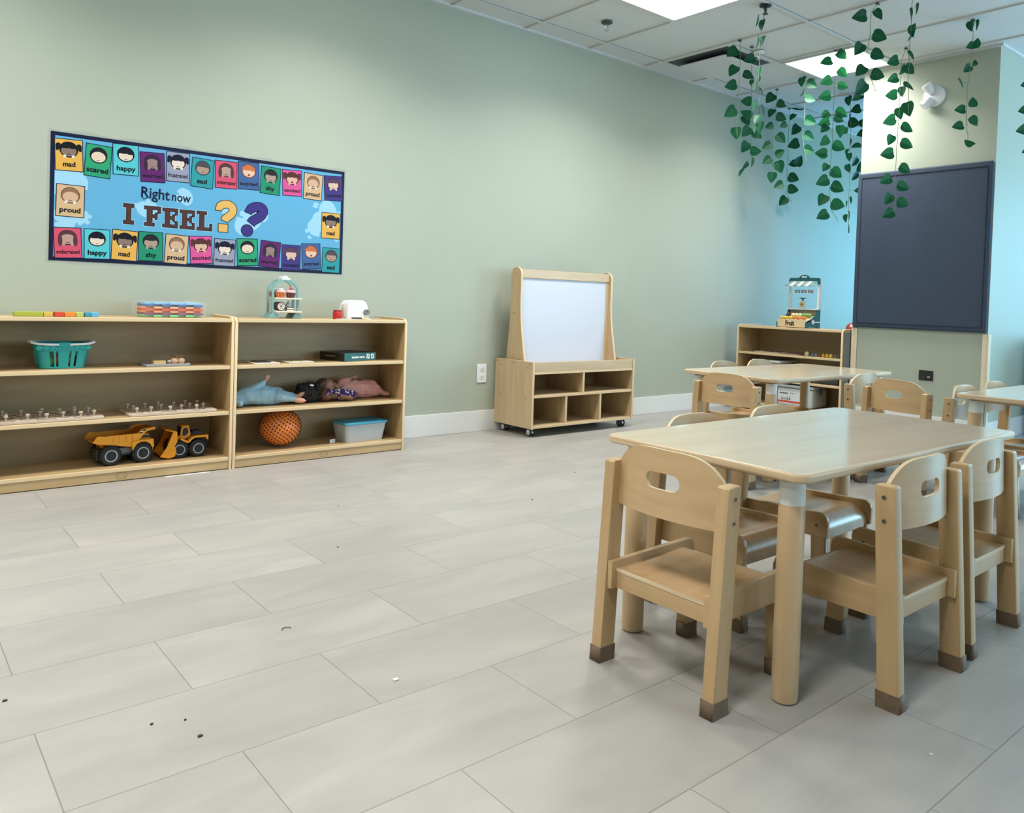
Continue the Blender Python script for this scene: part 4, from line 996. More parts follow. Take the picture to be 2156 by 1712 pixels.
cupcake(1.764, 4.0, ZT+.1095, (.12, .035, .04), (.78, .45, .48), (.70, .08, .09), 'toy cupcake topped with a strawberry on the upper tier', 1)
def roll_(b):
    T = Matrix.Translation((1.706, 4.012, ZT+.0395+.0235)) @ Matrix.Rotation(PI/2, 4, 'X')
    b.lathe([(0, -.03), (.023, -.03), (.0235, .028), (.0, .028)], pl_('choc_roll', (.05, .03, .025), .5), T, 26); b.lathe([(0, .0282), (.0195, .0282), (.0195, .0286), (0, .0287)], pl_('roll_face', (.75, .66, .60), .5), T, 26)
    for k in range(7): a = 2*PI*k/7; b.sphere((1.706+.0125*math.cos(a), 3.983, ZT+.063+.0125*math.sin(a)), (.0025, .0008, .0025), pl_('roll_dots', (.12, .07, .06), .5), u=8, v=6)
    b.sphere((1.706, 3.983, ZT+.063), (.006, .0008, .006), pl_('roll_dots', (.12, .07, .06), .5), u=10, v=6)
tag(one('toy_cake_roll', roll_), 'round toy cake roll with a pale dotted face on the lower tier', 'toy cake')
def slices(b):
    for k, (z, m) in enumerate(((0, M_cream), (.0065, M_black), (.010, M_cream), (.0165, M_black))): b.box(1.740, 1.776, 3.985, 4.015, ZT+.0395+z, ZT+.0395+z+.0064 if m is M_cream else ZT+.0395+z+.0034, m)
tag(one('toy_layer_cake', slices), 'small striped black and cream layer cake piece on the lower tier', 'toy cake')
tag(one('toy_meringue', lambda b: b.lathe([(0, 0), (.014, .002), (.016, .010), (.010, .022), (.003, .031), (0, .033)], pl_('meringue', (.45, .46, .46), .4), Matrix.Translation((1.752, 4.0, ZT+.0602)), 8)), 'pale grey swirled toy meringue resting on the striped cake piece', 'toy cake')
# toaster and breakfast pieces
t = thing('toy_toaster', 'white wooden toy toaster with a grey dial on the shelf top', 'toy toaster', (2.165, 4.03, ZT))
def tb(b):
    pts = [(-.07, .003), (-.066, .05), (-.058, .085), (-.042, .102), (-.02, .107), (.03, .106), (.052, .095), (.064, .07), (.070, .03), (.072, .003)]
    b.prism(pts, 'xz', -.034, .034, M_wgloss, .006, seg=3)
    b.prism([(p*.97-.010, q*.985) for p, q in pts[:7]] + [(0, .003)], 'xz', .030, .052, M_wgloss, .004)
one('body', tb, t)
one('end_panel', lambda b: b.prism([(-.074, .012), (-.068, .08), (-.061, .084), (-.062, .012)], 'xz', -.008, .03, M_cream, .001), t)
one('plinth', lambda b: b.box(-.072, .076, -.036, .05, 0, .006, M_cream, .001), t)
one('dial', lambda b: (b.cyl((.052, -.046, .038), .0165, .013, pl_('dial_grey', (.16, .17, .18), .4), 'y', 24), b.box(.0505, .0535, -.0475, -.046, .04, .052, M_dgrey)), t)
one('lever', lambda b: (b.box(.062, .088, -.006, .002, .036, .041, pl_('toy_red', (.55, .02, .02), .4)), b.box(.076, .090, -.014, .010, .032, .046, pl_('toy_red', (.55, .02, .02), .4), .003)), t)
t = thing('toy_jam_jar', 'red toy jam jar left of the white toaster', 'toy jar', (2.036, 3.99, ZT))
one('jar', lambda b: b.lathe([(0, 0), (.024, 0), (.026, .004), (.026, .036), (.022, .041), (0, .041)], pl_('toy_red', (.55, .02, .02), .4)), t)
one('lid', lambda b: b.lathe([(0, .0412), (.024, .0412), (.024, .048), (.022, .049), (0, .049)], pl_('jam_lid', (.30, .03, .03), .5)), t)
tag(one('toy_plate', lambda b: b.prism(rrect(2.0, 2.10, 3.895, 3.95, .012), 'xy', ZT, ZT+.003, M_wgloss, .001)), 'thin white toy board lying in front of the jam jar', 'toy plate')
tag(one('toy_knife', lambda b: b.box(2.083, 2.140, 3.902, 3.916, ZT+.0035, ZT+.012, M_dgrey, .002, T=Matrix.Translation((2.11, 3.909, 0)) @ Matrix.Rotation(-.12, 4, 'Z') @ Matrix.Translation((-2.11, -3.909, 0)))), 'dark grey toy knife handle in front of the toaster', 'toy knife')
t = thing('toy_fried_egg', 'white and yellow toy fried egg in front of the toaster dial', 'toy food', (2.18, 3.92, ZT))
one('egg_white', lambda b: b.prism([(.030*math.cos(a*.35)*(1+.12*math.sin(a*1.05)), .019*math.sin(a*.35)) for a in range(18)], 'xy', 0, .004, M_wgloss, .001), t)
one('yolk', lambda b: b.sphere((-.004, 0, .004), (.013, .012, .006), pl_('yolk', (.75, .48, .05), .4)), t)

# second shelf: two thin boards and the dark green game box
t = thing('picture_board', 'thin pale board with dark figures, nearest the divider on the upper shelf', 'board', (1.60, 3.955, ZA), 0, 'thin boards on the upper shelf')
one('board', lambda b: b.box(-.062, .075, -.05, .09, 0, .006, pl_('board_card', (.72, .66, .56), .5), .001), t)
one('black_pieces', lambda b: b.box(-.045, .035, -.03, .05, .0062, .011, M_black, .002), t)
t = thing('picture_board', 'thin pale board with green print in the middle of the upper shelf', 'board', (1.795, 3.96, ZA), 0, 'thin boards on the upper shelf')
one('board', lambda b: b.box(-.070, .072, -.05, .09, 0, .006, pl_('board_card', (.72, .66, .56), .5), .001), t)
one('green_print', lambda b: b.prism([(-.05, -.03), (-.01, .02), (.02, -.02), (.045, .03), (.04, .06), (-.045, .07)], 'xy', .0061, .0075, pl_('olive_print', (.30, .34, .12), .6)), t)
t = thing('game_box', 'dark green game box with white lettering on the upper shelf', 'box', (2.047, 3.915, ZA), math.radians(13))
M_gbox = pl_('green_box_card', (.015, .11, .10), .4)
one('box_body', lambda b: b.box(0, .232, 0, .21, 0, .045, M_gbox, .002), t)
one('box_top_print', lambda b: b.box(.006, .226, .006, .204, .0449, .0455, pl_('dark_box_print', (.02, .018, .016), .4)), t)
one('box_end', lambda b: b.box(-.0008, .0, .001, .209, .001, .044, pl_('dark_box_print', (.02, .018, .016), .4)), t)
def bl(b):
    # small bold capitals, too blurred in the photo to tell apart, kept as a line of letter-sized strokes
    x = .052
    for w in (.007, .006, .006, .007, .006, .006, .007, .006, -.005, .006, .007, .006, .006, .007, .006):
        if w > 0: b.box(x, x+w-.0012, -.0008, 0, .016, .0255, M_wgloss)
        x += abs(w)
    for x, r in ((.172, .25), (.205, 0)): b.box(-.012, .012, -.0008, 0, -.013, .013, M_wgloss, T=Matrix.Translation((x, 0, .024)) @ Matrix.Rotation(r, 4, 'Y')); b.box(-.0025, .0025, -.0014, -.0007, -.009, .009, M_gbox, T=Matrix.Translation((x, 0, .024)) @ Matrix.Rotation(r+.6, 4, 'Y'))
    y = .16
    for k in range(8): b.box(-.0015, -.0007, y-.0085, y, .021, .028, pl_('faded_letters', (.32, .25, .24), .5)); y -= .0105
one('box_lettering', bl, t)

# bottom shelf: spiky ball, storage tub, white card
t = thing('spiky_ball', 'orange rubber ball with dark raised dots on the bottom shelf', 'ball', (1.732, 4.02, ZD+.1045))
M_ball = pl_('orange_rubber', (.82, .22, .03), .35); M_dot = pl_('brown_spikes', (.10, .02, .01), .5)
one('ball', lambda b: b.sphere((0, 0, 0), (.108, .108, .0985), M_ball, u=40, v=24), t)
def dots(b):
    N = 420
    for k in range(N):
        z = 1-2*(k+.5)/N; ph = k*2.399963; r = math.sqrt(1-z*z); d = Vector((r*math.cos(ph), r*math.sin(ph), z))
        if abs(z) > .95: continue
        T = Matrix.Translation(Vector((d.x*.107, d.y*.107, d.z*.0975))) @ d.to_track_quat('Z', 'Y').to_matrix().to_4x4(); b.lathe([(0, 0), (.0054, 0), (.003, .0055), (0, .006)], M_dot, T, 6)
one('spikes', dots, t)['kind'] = 'stuff'
t = thing('storage_tub', 'translucent storage tub with a blue lid on the bottom shelf', 'storage box', (2.20, 4.005, ZD), math.radians(3))
M_tub = pl_('frosted_tub', (.62, .66, .68), .35, Transmission_Weight=.25); M_lid = pl_('blue_lid', (.06, .34, .48), .35)
def tub(b):
    lo, hi = rrect(-.118, .118, -.068, .068, .02), rrect(-.134, .134, -.082, .082, .024)
    bb = bmesh.new(); A = [bb.verts.new((x, y, 0)) for x, y in lo]; B = [bb.verts.new((x, y, .098)) for x, y in hi]; n = len(A)
    bb.faces.new(A[::-1]); bb.faces.new(B)
    for k in range(n): bb.faces.new((A[k], A[(k+1) % n], B[(k+1) % n], B[k]))
    b.merge(bb, M_tub, None, True)
one('tub_body', tub, t)
one('lid', lambda b: (b.prism(rrect(-.142, .142, -.09, .09, .026), 'xy', .0985, .111, M_lid, .004), b.prism(rrect(-.120, .120, -.070, .070, .02), 'xy', .1112, .114, M_lid, .001)), t)
tag(one('white_card', lambda b: b.box(1.998, 2.038, 3.972, 3.976, ZD+.0005, ZD+.021, M_wgloss, .0005, T=Matrix.Translation((2.018, 3.974, 0)) @ Matrix.Rotation(.35, 4, 'Z') @ Matrix.Translation((-2.018, -3.974, 0)))), 'small white card standing left of the blue-lidded tub', 'card')

# ------------------------------------------------------------------ dolls
def cloth(n, c1, c2, s=30): return mottled(n, c1, c2, (s, s, s), .85, 4, .4)
M_bluec = cloth('doll_blue_cloth', (.27, .45, .56), (.34, .53, .63)); M_pinkc = cloth('doll_pink_cloth', (.60, .26, .23), (.68, .33, .29))
M_skinL = pl_('doll_skin_light', (.68, .36, .26), .5); M_skinD = pl_('doll_skin_brown', (.16, .075, .045), .5); M_skinM = pl_('doll_skin_tan', (.42, .21, .14), .5)
M_hairb = mottled('doll_hair_black', (.006, .006, .008), (.02, .018, .018), (120, 120, 120), .8, 4, .6)
def blob(b, balls, m, vox=.004):
    """one continuous skin over overlapping spheres along limbs: [(x,y,z,r) ...] chains"""
    bb = MB()
    for ch in balls:
        if len(ch) == 1: x, y, z, r = ch[0]; bb.sphere((x, y, z), r, m, u=16, v=10); continue
        P = []; R_ = []
        for A, B in zip(ch, ch[1:]):
            for k in range(5): f = k/5; P.append([A[i]+(B[i]-A[i])*f for i in range(3)]); R_.append(A[3]+(B[3]-A[3])*f)
        P.append(ch[-1][:3]); R_.append(ch[-1][3])
        bb.tube(P, R_, m, 12); bb.sphere(P[0], R_[0], m, u=14, v=8); bb.sphere(P[-1], R_[-1], m, u=14, v=8)
    return bb
def body(name, parent, balls, m, vox=.0035):
    bb = blob(None, balls, m); o = bb.build(name, parent)
    r = o.modifiers.new('r', 'REMESH'); r.mode = 'VOXEL'; r.voxel_size = vox; r.use_smooth_shade = True
    s = o.modifiers.new('s', 'SMOOTH'); s.iterations = 3; s.factor = .5
    if name in ('clothes', 'outfit', 'dress'):
        tx = bpy.data.textures.get('cloth_folds') or bpy.data.textures.new('cloth_folds', 'CLOUDS'); tx.noise_scale = .05; tx.noise_depth = 1
        d = o.modifiers.new('d', 'DISPLACE'); d.texture = tx; d.strength = .017; d.mid_level = .58; d.texture_coords = 'LOCAL'
    return o
def hand(b_, o, d, side, s=1.0):
    """palm and five fingers as ball chains; o wrist, d pointing, side across the palm"""
    o, d, side = Vector(o), Vector(d).normalized(), Vector(side).normalized(); out = [[(*(o), .0085*s), (*(o+d*.014*s), .0095*s)]]
    up = d.cross(side)
    for k, L in enumerate((.012, .015, .014, .010)):
        a = o + d*.018*s + side*(k-1.5)*.0052*s; m_ = a + d*L*s*.6; e = m_ + (d*.7+up*.7).normalized()*L*s*.5
        out.append([(*a, .0031*s), (*m_, .0028*s), (*e, .0024*s)])
    a = o + d*.006*s - side*.009*s; out.append([(*a, .0034*s), (*(a + (d*.6-side*.8).normalized()*.011*s), .003*s), (*(a + (d*.9-side*.4).normalized()*.018*s), .0025*s)])
    return out
def foot_(o, d, up, s=1.0):
    o, d, up = Vector(o), Vector(d).normalized(), Vector(up).normalized(); sd = d.cross(up)
    out = [[(*o, .0135*s), (*(o+d*.018*s), .013*s), (*(o+d*.03*s), .011*s)]]
    for k in range(5): a = o + d*.036*s + sd*(k-2)*.0055*s; out.append([(*a, (.0048 if k == 0 else .0036)*s), (*(a+d*.006*s), (.0042 if k == 0 else .003)*s)])
    return out
Y1 = 4.02
# blue doll: head toward the divider, belly down the shelf, bare feet to the right
t = thing('baby_doll', 'doll in pale blue clothes lying beside the shelf divider, bare feet forward', 'doll', (1.50, Y1, ZB))
body('body', t, [[(-.018, .0, .040, .030)], [(.0, 0, .035, .022), (.06, 0, .04, .03), (.22, 0, .035, .025)], [(.23, -.02, .036, .018), (.29, -.045, .028, .015)], [(.24, .012, .040, .018), (.305, -.02, .038, .014)]]
     + foot_((.297, -.052, .024), (.8, -.35, -.1), (0, .2, 1), 1.15) + foot_((.318, -.022, .036), (.6, -.3, .5), (-.4, 0, 1), 1.0) + [[(.09, .0, .085, .014), (.125, -.004, .118, .011), (.142, -.008, .133, .009)]] + hand(None, (.146, -.009, .136), (.6, -.1, .7), (.6, .3, -.4), .9), M_skinL)
body('clothes', t, [[(-.005, .0, .045, .040), (.04, 0, .052, .050), (.11, 0, .055, .053), (.17, 0, .052, .050), (.21, 0, .046, .044)], [(.06, -.01, .075, .030), (.10, -.008, .102, .022), (.128, -.008, .121, .017)], [(.20, -.02, .05, .038), (.25, -.035, .038, .027), (.278, -.042, .032, .021)], [(.20, .01, .05, .038), (.26, -.006, .044, .028), (.284, -.014, .042, .021)], [(-.020, -.03, .03, .024), (-.008, -.05, .022, .02)]], M_bluec, .004)
one('cap', lambda b: b.sphere((-.024, .012, .048), (.022, .036, .038), M_skinD), t)
# dark-haired doll lying in the middle, head of black hair toward the left, printed dress
t = thing('baby_doll', 'doll with a big black head of hair and purple and white patterned dress', 'doll', (1.93, Y1+.015, ZB))
body('body', t, [[(.055, -.035, .040, .036)], [(.085, -.04, .034, .022), (.15, -.035, .032, .024), (.24, -.03, .026, .018)], [(.13, -.07, .028, .014), (.185, -.082, .018, .011)], [(.05, -.062, .030, .012)], [(.062, -.070, .040, .006)]], M_skinD)
def hairf(b):
    rnd = random.Random(9)
    for k in range(150):
        a, c = rnd.random()*6.28, rnd.random(); L = rnd.random()
        x = -.085 + .10*L; r = .052*(1-.25*abs(L-.5)); d = Vector((0, math.cos(a), math.sin(a)))
        b.sphere((x, .0+d.y*r*.9, max(.012, .050+d.z*r*.86)), .011+.006*rnd.random(), M_hairb, u=8, v=6)
    b.sphere((-.035, 0, .046), (.075, .052, .045), M_hairb); b.sphere((-.105, -.01, .03), (.06, .04, .029), M_hairb)
one('hair', hairf, t)
one('hair_clip', lambda b: b.box(-.062, -.040, -.05, -.043, .085, .095, M_wgloss, .002, T=Matrix.Rotation(.15, 4, 'Y')), t)
m_, nt_, b_ = _bsdf('floral_dress'); MATS['floral_dress'] = m_
vo = nt_.nodes.new('ShaderNodeTexVoronoi'); vo.inputs['Scale'].default_value = 75; tcn = nt_.nodes.new('ShaderNodeTexCoord'); crn = nt_.nodes.new('ShaderNodeValToRGB')
crn.color_ramp.interpolation = 'CONSTANT'; crn.color_ramp.elements[0].color = (.75, .70, .74, 1); crn.color_ramp.elements[1].position = .42; crn.color_ramp.elements[1].color = (.05, .015, .12, 1)
nt_.links.new(tcn.outputs['Object'], vo.inputs['Vector']); nt_.links.new(vo.outputs['Distance'], crn.inputs[0]); nt_.links.new(crn.outputs[0], b_.inputs['Base Color']); b_.inputs['Roughness'].default_value = .85
body('dress', t, [[(.125, -.035, .036, .032), (.16, -.038, .036, .036), (.20, -.04, .032, .031)]], m_)
body('headband', t, [[(.035, -.072, .046, .008), (.06, -.070, .066, .009), (.085, -.055, .062, .008), (.095, -.06, .046, .007)]], m_, .003)
# pink doll, head to the left behind the dark doll, legs toward the side panel
t = thing('baby_doll', 'brown-haired doll in a pink outfit lying toward the right end of the shelf', 'doll', (2.098, Y1+.05, ZB))
body('body', t, [[(-.075, .0, .075, .045)], [(-.04, 0, .07, .024), (.0, 0, .06, .03)], [(.03, .0, .10, .016), (.065, -.01, .118, .011)], [(.0, -.035, .062, .013), (-.018, -.060, .050, .010)], [(-.062, -.044, .060, .005)], [(-.05, -.040, .095, .007)], [(-.035, -.036, .078, .010)]]
     + hand(None, (.078, -.014, .126), (.75, -.3, .2), (.3, .4, .8), .95) + hand(None, (-.02, -.064, .048), (-.1, -.3, -1), (1, 0, 0), .95), M_skinM)
one('hair', lambda b: (b.sphere((-.088, .006, .078), (.050, .046, .046), M_dhair), [b.tube([(-.10, -.03+.012*k, .10-.008*k), (-.125, -.036+.012*k, .09-.012*k), (-.14, -.03+.01*k, .066-.01*k)], [.008, .006, .002], M_dhair, 6) for k in range(6)]), t) if False else None
M_dhair = mottled('doll_hair_brown', (.10, .055, .035), (.17, .10, .07), (90, 90, 90), .8)
def hr(b):
    b.sphere((-.092, .008, .080), (.046, .045, .044), M_dhair)
    for k in range(9): b.tube([(-.10, -.034+.008*k, .108-.006*k), (-.128, -.038+.009*k, .092-.010*k), (-.15, -.034+.01*k, .060-.008*k)], [.009, .008, .003], M_dhair, 6)
one('hair', hr, t)
body('outfit', t, [[(-.022, 0, .058, .030), (.02, 0, .058, .048), (.09, 0, .056, .055), (.15, 0, .054, .053), (.19, 0, .056, .048)], [(.01, 0, .09, .026), (.045, -.004, .108, .018)], [(.01, -.03, .06, .024), (-.008, -.048, .058, .016)], [(.17, .0, .075, .036), (.215, -.008, .068, .030), (.245, -.022, .040, .022), (.268, -.032, .022, .018), (.292, -.04, .017, .014)], [(.17, -.02, .04, .036), (.215, -.02, .034, .028), (.25, -.012, .020, .018)]], M_pinkc, .004)
face = MB(); face.sphere((-.060, -.0445, .082), (.0045, .0015, .003), M_black, u=10, v=6); face.sphere((-.034, -.036, .100), (.0035, .0015, .003), M_black, u=10, v=6); face.sphere((-.045, -.044, .060), (.006, .0015, .0025), pl_('doll_lips', (.40, .08, .07), .4), u=10, v=6)
face.build('face_features', t)

# ------------------------------------------------------------------ far corner shelf: fruit stall, toadstool toy, bins
SX = 5.9
M_dteal = pl_('stall_teal', (.01, .09, .105), .4); M_stallw = pl_('stall_birch', (.74, .58, .36), .5); M_stallp = pl_('stall_white', (.72, .76, .78), .4)
t = thing('toy_fruit_stall', 'toy fruit market stall with striped awning on the low corner shelf', 'toy stall', (5.945, 3.545, .7305))
# local: x away from the viewer (depth), y to the left
one('crate_front', lambda b: b.box(0, .010, -.105, .150, .004, .070, M_stallw, .001), t)
one('crate_sign', lambda b: b.text('Fruit', M_black, Matrix.Translation((-.0006, .035, .035)) @ Matrix.Rotation(-PI/2, 4, 'Z') @ TY, .055, .0022, .082, .0003), t)
for y, s in ((-.110, -1), (.152, 1)):
    one('side_panel', lambda b: b.prism([(-.002, .0), (.04, 0), (.05, .008), (.17, .008), (.18, 0), (.215, 0), (.215, .150), (.165, .150), (.155, .115), (.105, .085), (.07, .055), (.03, .045), (-.002, .045)], 'xz', y-.005, y+.005, M_dteal, .001), t)
one('spoon_print', lambda b: (b.lathe([(.012, 0), (.019, .001), (.019, .002), (.012, .002)], M_stallp, Matrix.Translation((.10, -.1150, .05)) @ Matrix.Rotation(PI/2, 4, 'X'), 20), b.box(.12, .21, -.117, -.115, .045, .055, M_stallp)), t)
one('back_board', lambda b: b.box(.18, .190, -.105, .148, .004, .150, pl_('stall_back', (.34, .30, .26), .6)), t)
one('crate_floor', lambda b: b.prism([(.010, .056), (.18, .105), (.18, .099), (.010, .050)], 'xz', -.105, .147, M_stallw), t)
one('counter', lambda b: b.box(.15, .225, -.118, .160, .1505, .160, M_stallp, .002), t)
for y in (-.110, .150): one('post', lambda b: b.box(.175, .205, y-.010, y+.010, .1605, .392, M_stallp, .002), t)
def head_(b):
    pts = [(-.128, .365), (-.102, .365), (-.102, .392), (.145, .392), (.145, .365), (.158, .365), (.158, .40), (.148, .418), (.065, .420)]
    for k in range(9): a = math.radians(20+140*k/8); pts.append((.016+.052*math.cos(a), .408+.038*math.sin(a)))
    pts += [(-.03, .420), (-.118, .418), (-.128, .408)]
    b.prism(pts, 'yz', .168, .174, M_dteal, .001)
one('header_board', head_, t)
one('header_sign', lambda b: [b.box(.1664, .1678, .016-.021+.0115*k, .016-.021+.0115*k+.0085, .420, .434, M_stallp) for k in range(4)], t)
def awn(b):
    n = 7
    for k in range(n):
        y0, y1 = -.098 + .246*k/n, -.098 + .246*(k+1)/n
        b.prism([(.165, .390), (.095, .352), (.095, .346), (.167, .385)], 'xz', y0, y1, M_stallp if k % 2 else pl_('awning_grey_green', (.22, .33, .31), .6))
one('awning', awn, t)
one('rail', lambda b: b.tube([(.19, -.1, .318), (.19, .14, .318)], .0015, M_stallp, 6), t)
for i, (y, r, c) in enumerate(((.085, 0, (.25, .42, .36)), (.025, .0, (.36, .30, .34)), (-.035, .15, (.50, .30, .24)))):
    tag(one('play_banknote', lambda b: (b.box(-.0012, .0, -.024, .024, -.012, .012, pl_('note_%d' % i, c, .6), T=Matrix.Translation((6.13, 3.545+y, 1.035)) @ Matrix.Rotation(r, 4, 'X')), b.box(-.0016, -.0012, -.008, .008, -.007, .007, M_stallp, T=Matrix.Translation((6.13, 3.545+y, 1.035)) @ Matrix.Rotation(r, 4, 'X')))), ('greenish play banknote hanging at the left in the toy stall', 'greyish play banknote hanging in the middle of the toy stall', 'reddish play banknote hanging askew at the right in the toy stall')[i], 'play money', 'play banknotes in the toy stall')
t = thing('toy_scale', 'toy kitchen scale with yellow dial on the fruit stall counter', 'toy scale', (6.125, 3.575, .8915))
one('scale_body', lambda b: b.prism([(-.028, 0), (.028, 0), (.024, .05), (.010, .066), (-.010, .066), (-.024, .05)], 'yz', -.012, .012, M_stallp, .002), t)
one('dial', lambda b: (b.cyl((-.0122, 0, .034), .021, -.003, pl_('scale_dial', (.70, .55, .22), .4), 'x', 24), b.cyl((-.0153, 0, .034), .009, -.001, pl_('scale_pear', (.22, .13, .05), .5), 'x', 16)), t)
one('pan', lambda b: (b.cyl((0, 0, .066), .007, .014, M_dgrey), b.lathe([(0, .080), (.014, .080), (.034, .090), (.033, .092), (0, .085)], pl_('scale_pan', (.12, .17, .17), .4))), t)
fr_rnd = random.Random(2)
rows = [(.045, .052, 6, (.80, .58, .05), 'yellow', 'front left'), (.045, .052, 0, None, '', ''), ]
def fruit(y, x, z, r, c, nm, lb, grp):
    tag(one('toy_fruit', lambda b: (b.sphere((5.945+x, 3.545+y, .7305+z), (r, r, r*.92), pl_('fruit_' + nm, c, .4), u=14, v=8))), lb, 'toy fruit', grp)
for k in range(5): fruit(.13-.022*k, .035+.012*(k % 2), .082, .0135, (.82, .58, .06), 'yellow', 'small yellow toy fruit in the front left compartment of the stall', 'yellow fruit in the stall')
for k in range(5): fruit(.015-.024*k, .035+.012*(k % 2), .082, .0145, (.75, .22, .04), 'orange', 'small orange toy fruit in the front right compartment of the stall', 'orange fruit in the stall')
for k in range(3): fruit(.062-.031*k, .095, .104, .019, (.66, .64, .36), 'cream', 'pale yellow toy fruit in the second row of the stall', 'pale fruit in the stall')
for k in range(3): fruit(-.028-.026*k, .105, .106, .0175, (.22, .38, .10), 'green', 'green toy fruit at the right of the second row of the stall', 'green fruit in the stall')
for k in range(4): fruit(.125-.026*k, .125, .112, .014, (.14, .03, .04), 'plum', 'dark plum toy fruit at the back left of the stall', 'plum fruit in the stall')
t = thing('toadstool_toy', 'red domed toy with a white spot at the right end of the corner shelf', 'toy', (6.165, 3.155, .7305))
one('cap', lambda b: b.lathe([(0, .0), (.046, .0), (.049, .012), (.042, .036), (.025, .052), (0, .058)], pl_('toadstool_red', (.42, .035, .03), .35)), t)
one('spot', lambda b: b.sphere((-.036, -.012, .030), (.014, .014, .016), M_stallp), t)
# middle shelf of the corner unit: thin puzzle stack and small toys
ZM = .5055
for k, (y0, y1, c, lb) in enumerate(((3.66, 3.90, (.55, .46, .34), 'thin wooden puzzle board flat on the corner shelf, left of the small toys'), (3.48, 3.655, (.30, .22, .17), 'thin dark-topped puzzle board flat in the middle of the corner shelf'))):
    t = thing('flat_puzzle', lb, 'puzzle', (5.99, (y0+y1)/2, ZM), 0, 'flat puzzles on the corner shelf')
    h = (y1-y0)/2
    one('board', lambda b: b.box(-.06, .10, -h, h, 0, .009, pl_('puz_%d' % k, c, .6), .001), t)
    one('pieces', lambda b: [b.box(-.045+.03*i, -.024+.03*i, -h+.03+.05*j, -h+.07+.05*j, .0092, .015, pl_('puz_piece', (.12, .07, .05), .6), .001) for i in range(4) for j in range(int(2*h/.05)-1)], t)
jc = [(3.425, .018, (.62, .60, .38), 'pale yellow-green'), (3.375, .013, (.14, .20, .28), 'slate blue'), (3.345, .013, (.20, .26, .36), 'blue-grey'), (3.312, .012, (.40, .05, .04), 'dark red'), (3.282, .014, (.66, .42, .05), 'amber'), (3.250, .015, (.75, .52, .06), 'yellow'), (3.217, .015, (.78, .56, .12), 'bright yellow'), (3.18, .012, (.22, .24, .26), 'grey'), (3.148, .012, (.10, .12, .13), 'charcoal')]
for y, r, c, nm in jc:
    tag(one('small_toy', lambda b: (b.lathe([(0, 0), (r*.8, 0), (r, r*.5), (r*.9, r*1.4), (r*.4, r*1.9), (0, r*2)], pl_('small_toy_' + nm, c, .4), Matrix.Translation((5.965, y, ZM)), 14))), nm + ' little toy in the row on the corner shelf', 'small toy', 'row of little toys on the corner shelf')
t = thing('storage_bin', 'white lidded storage bin on the second level of the corner shelf', 'storage box', (5.93, 3.78, .2905))
one('bin_body', lambda b: b.box(.015, .25, -.12, .12, 0, .137, pl_('cloudy_bin', (.45, .48, .50), .4), .012), t)
one('lid', lambda b: b.box(.0, .265, -.135, .135, .1375, .155, M_wgloss, .005), t)
t = thing('storage_bin', 'dark shallow bin on the second level of the corner shelf by the pier', 'storage box', (5.94, 3.28, .2905))
one('bin_body', lambda b: b.box(.01, .24, -.14, .12, 0, .075, pl_('dark_bin', (.05, .055, .06), .4), .01), t)
t = thing('storage_bin', 'clear storage bin with a printed label and red stripe on the bottom level', 'storage box', (5.905, 3.49, .0805))
one('bin_body', lambda b: b.box(.01, .25, -.155, .165, 0, .155, pl_('clear_bin', (.55, .56, .55), .3), .02), t)
one('lid', lambda b: b.box(.0, .26, -.165, .175, .1555, .178, pl_('bin_lid_grey', (.40, .42, .44), .35), .006), t)
one('latch', lambda b: b.box(.08, .14, -.172, -.156, .11, .165, pl_('latch_grey', (.14, .16, .17), .4), .004), t)
def lab(b):
    b.box(.0085, .0099, -.125, .150, .022, .125, M_stallp)
    b.box(.0075, .0088, -.125, .150, .030, .046, pl_('label_red', (.62, .07, .04), .4)); dk = pl_('label_ink', (.07, .04, .09), .5)
    for k in range(8): b.box(.0078, .0086, .128-.0095*k, .135-.0095*k, .100, .112, dk)
    for k in range(4): b.box(.0078, .0086, .035-.0105*k, .041-.0105*k, .104, .114, pl_('label_grey_ink', (.30, .28, .28), .5))
    for y, s in ((.12, .6), (.105, .8), (.085, .7), (.065, 1), (.045, 1.1)):
        b.sphere((.0083, y, .062+.014*s), (.0006, .004*s, .004*s), dk, u=8, v=6); b.prism([(y-.006*s, .052), (y+.006*s, .052), (y+.003*s, .062+.008*s), (y-.003*s, .062+.008*s)], 'yz', .0078, .0086, dk)
one('label', lab, t)

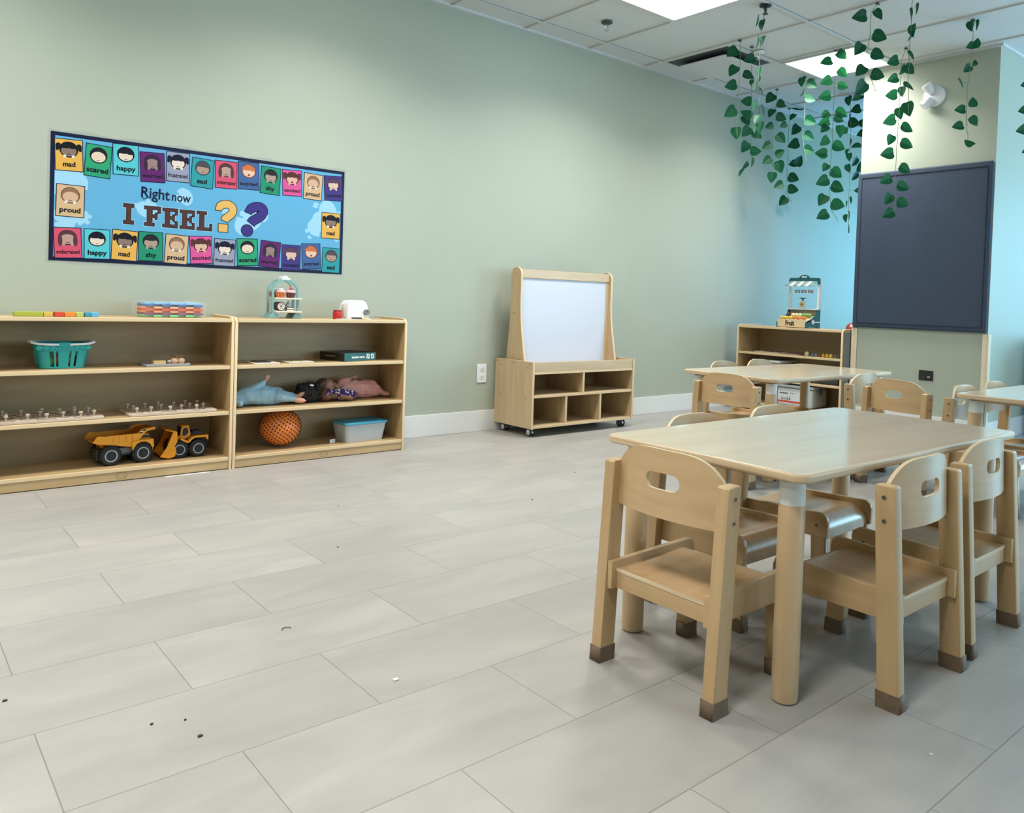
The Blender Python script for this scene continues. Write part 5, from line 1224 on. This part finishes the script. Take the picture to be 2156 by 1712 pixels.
# ------------------------------------------------------------------ bits on the floor
def bit(name, lb, cat, pos, shape, m, group='small bits on the floor'):
    tag(one(name, lambda b: b.prism([(pos[0]+x, pos[1]+y) for x, y in shape], 'xy', .0003, .003, m, .0003)), lb, cat, group)
SQ = [(-.006, -.004), (.006, -.005), (.007, .004), (-.005, .005)]
bit('paper_scrap', 'tiny white paper scrap lying alone on the open floor', 'scrap', (.962, 1.547), SQ, M_wgloss)
bit('paper_scrap', 'speck of white paper on the floor below the table legs at right', 'scrap', (1.671, .654), [(x*.4, y*.4) for x, y in SQ], M_wgloss)
M_crumb = pl_('dark_crumb', (.03, .03, .03), .7)
for (x, y), s, lb in (((.464, 1.674), .55, 'dark crumb on the near floor tile, leftmost of three close together'), ((.528, 1.573), .9, 'larger dark crumb on the near floor tile, nearest of three together'), ((.523, 1.651), .4, 'smallest dark crumb of three together on the near floor tile'), ((1.296, 2.49), .5, 'dark crumb alone in the middle of the open floor'), ((2.31, 2.616), .7, 'dark crumb on the floor between the whiteboard cabinet and the left end chair'), ((2.868, 2.923), .6, 'dark crumb on the floor in front of the rolling whiteboard cabinet'), ((.243, 1.949), .8, 'dark crumb on the floor at the left edge of the photo'), ((1.552, 2.985), .35, 'tiny crumb on the floor in front of the shelf with the ball')):
    bit('floor_crumb', lb, 'crumb', (x, y), [(a*s, c*s) for a, c in ((-.006, -.002), (0, -.004), (.006, -.001), (.004, .004), (-.004, .004))], M_crumb)
tag(one('hair_tie', lambda b: b.tube([(.873+.012*math.cos(a*.5), 1.953+.008*math.sin(a*.5), .0016) for a in range(-1, 8)], .0011, pl_('grey_elastic', (.14, .13, .12), .7), 6)), 'thin curled grey elastic lying on the open floor', 'hair tie')
def tape(b):
    rnd = random.Random(6); up = []; dn = []
    for k in range(15): x = 1.11 + .205*k/14; up.append((x, 3.884)); dn.append((x, 3.868 - rnd.random()*.012))
    b.prism(up + dn[::-1], 'xy', .0003, .0012, pl_('clear_tape', (.70, .70, .70), .3))
tag(one('tape_strip', tape), 'crumpled whitish tape stuck to the floor along the left shelf base', 'tape')
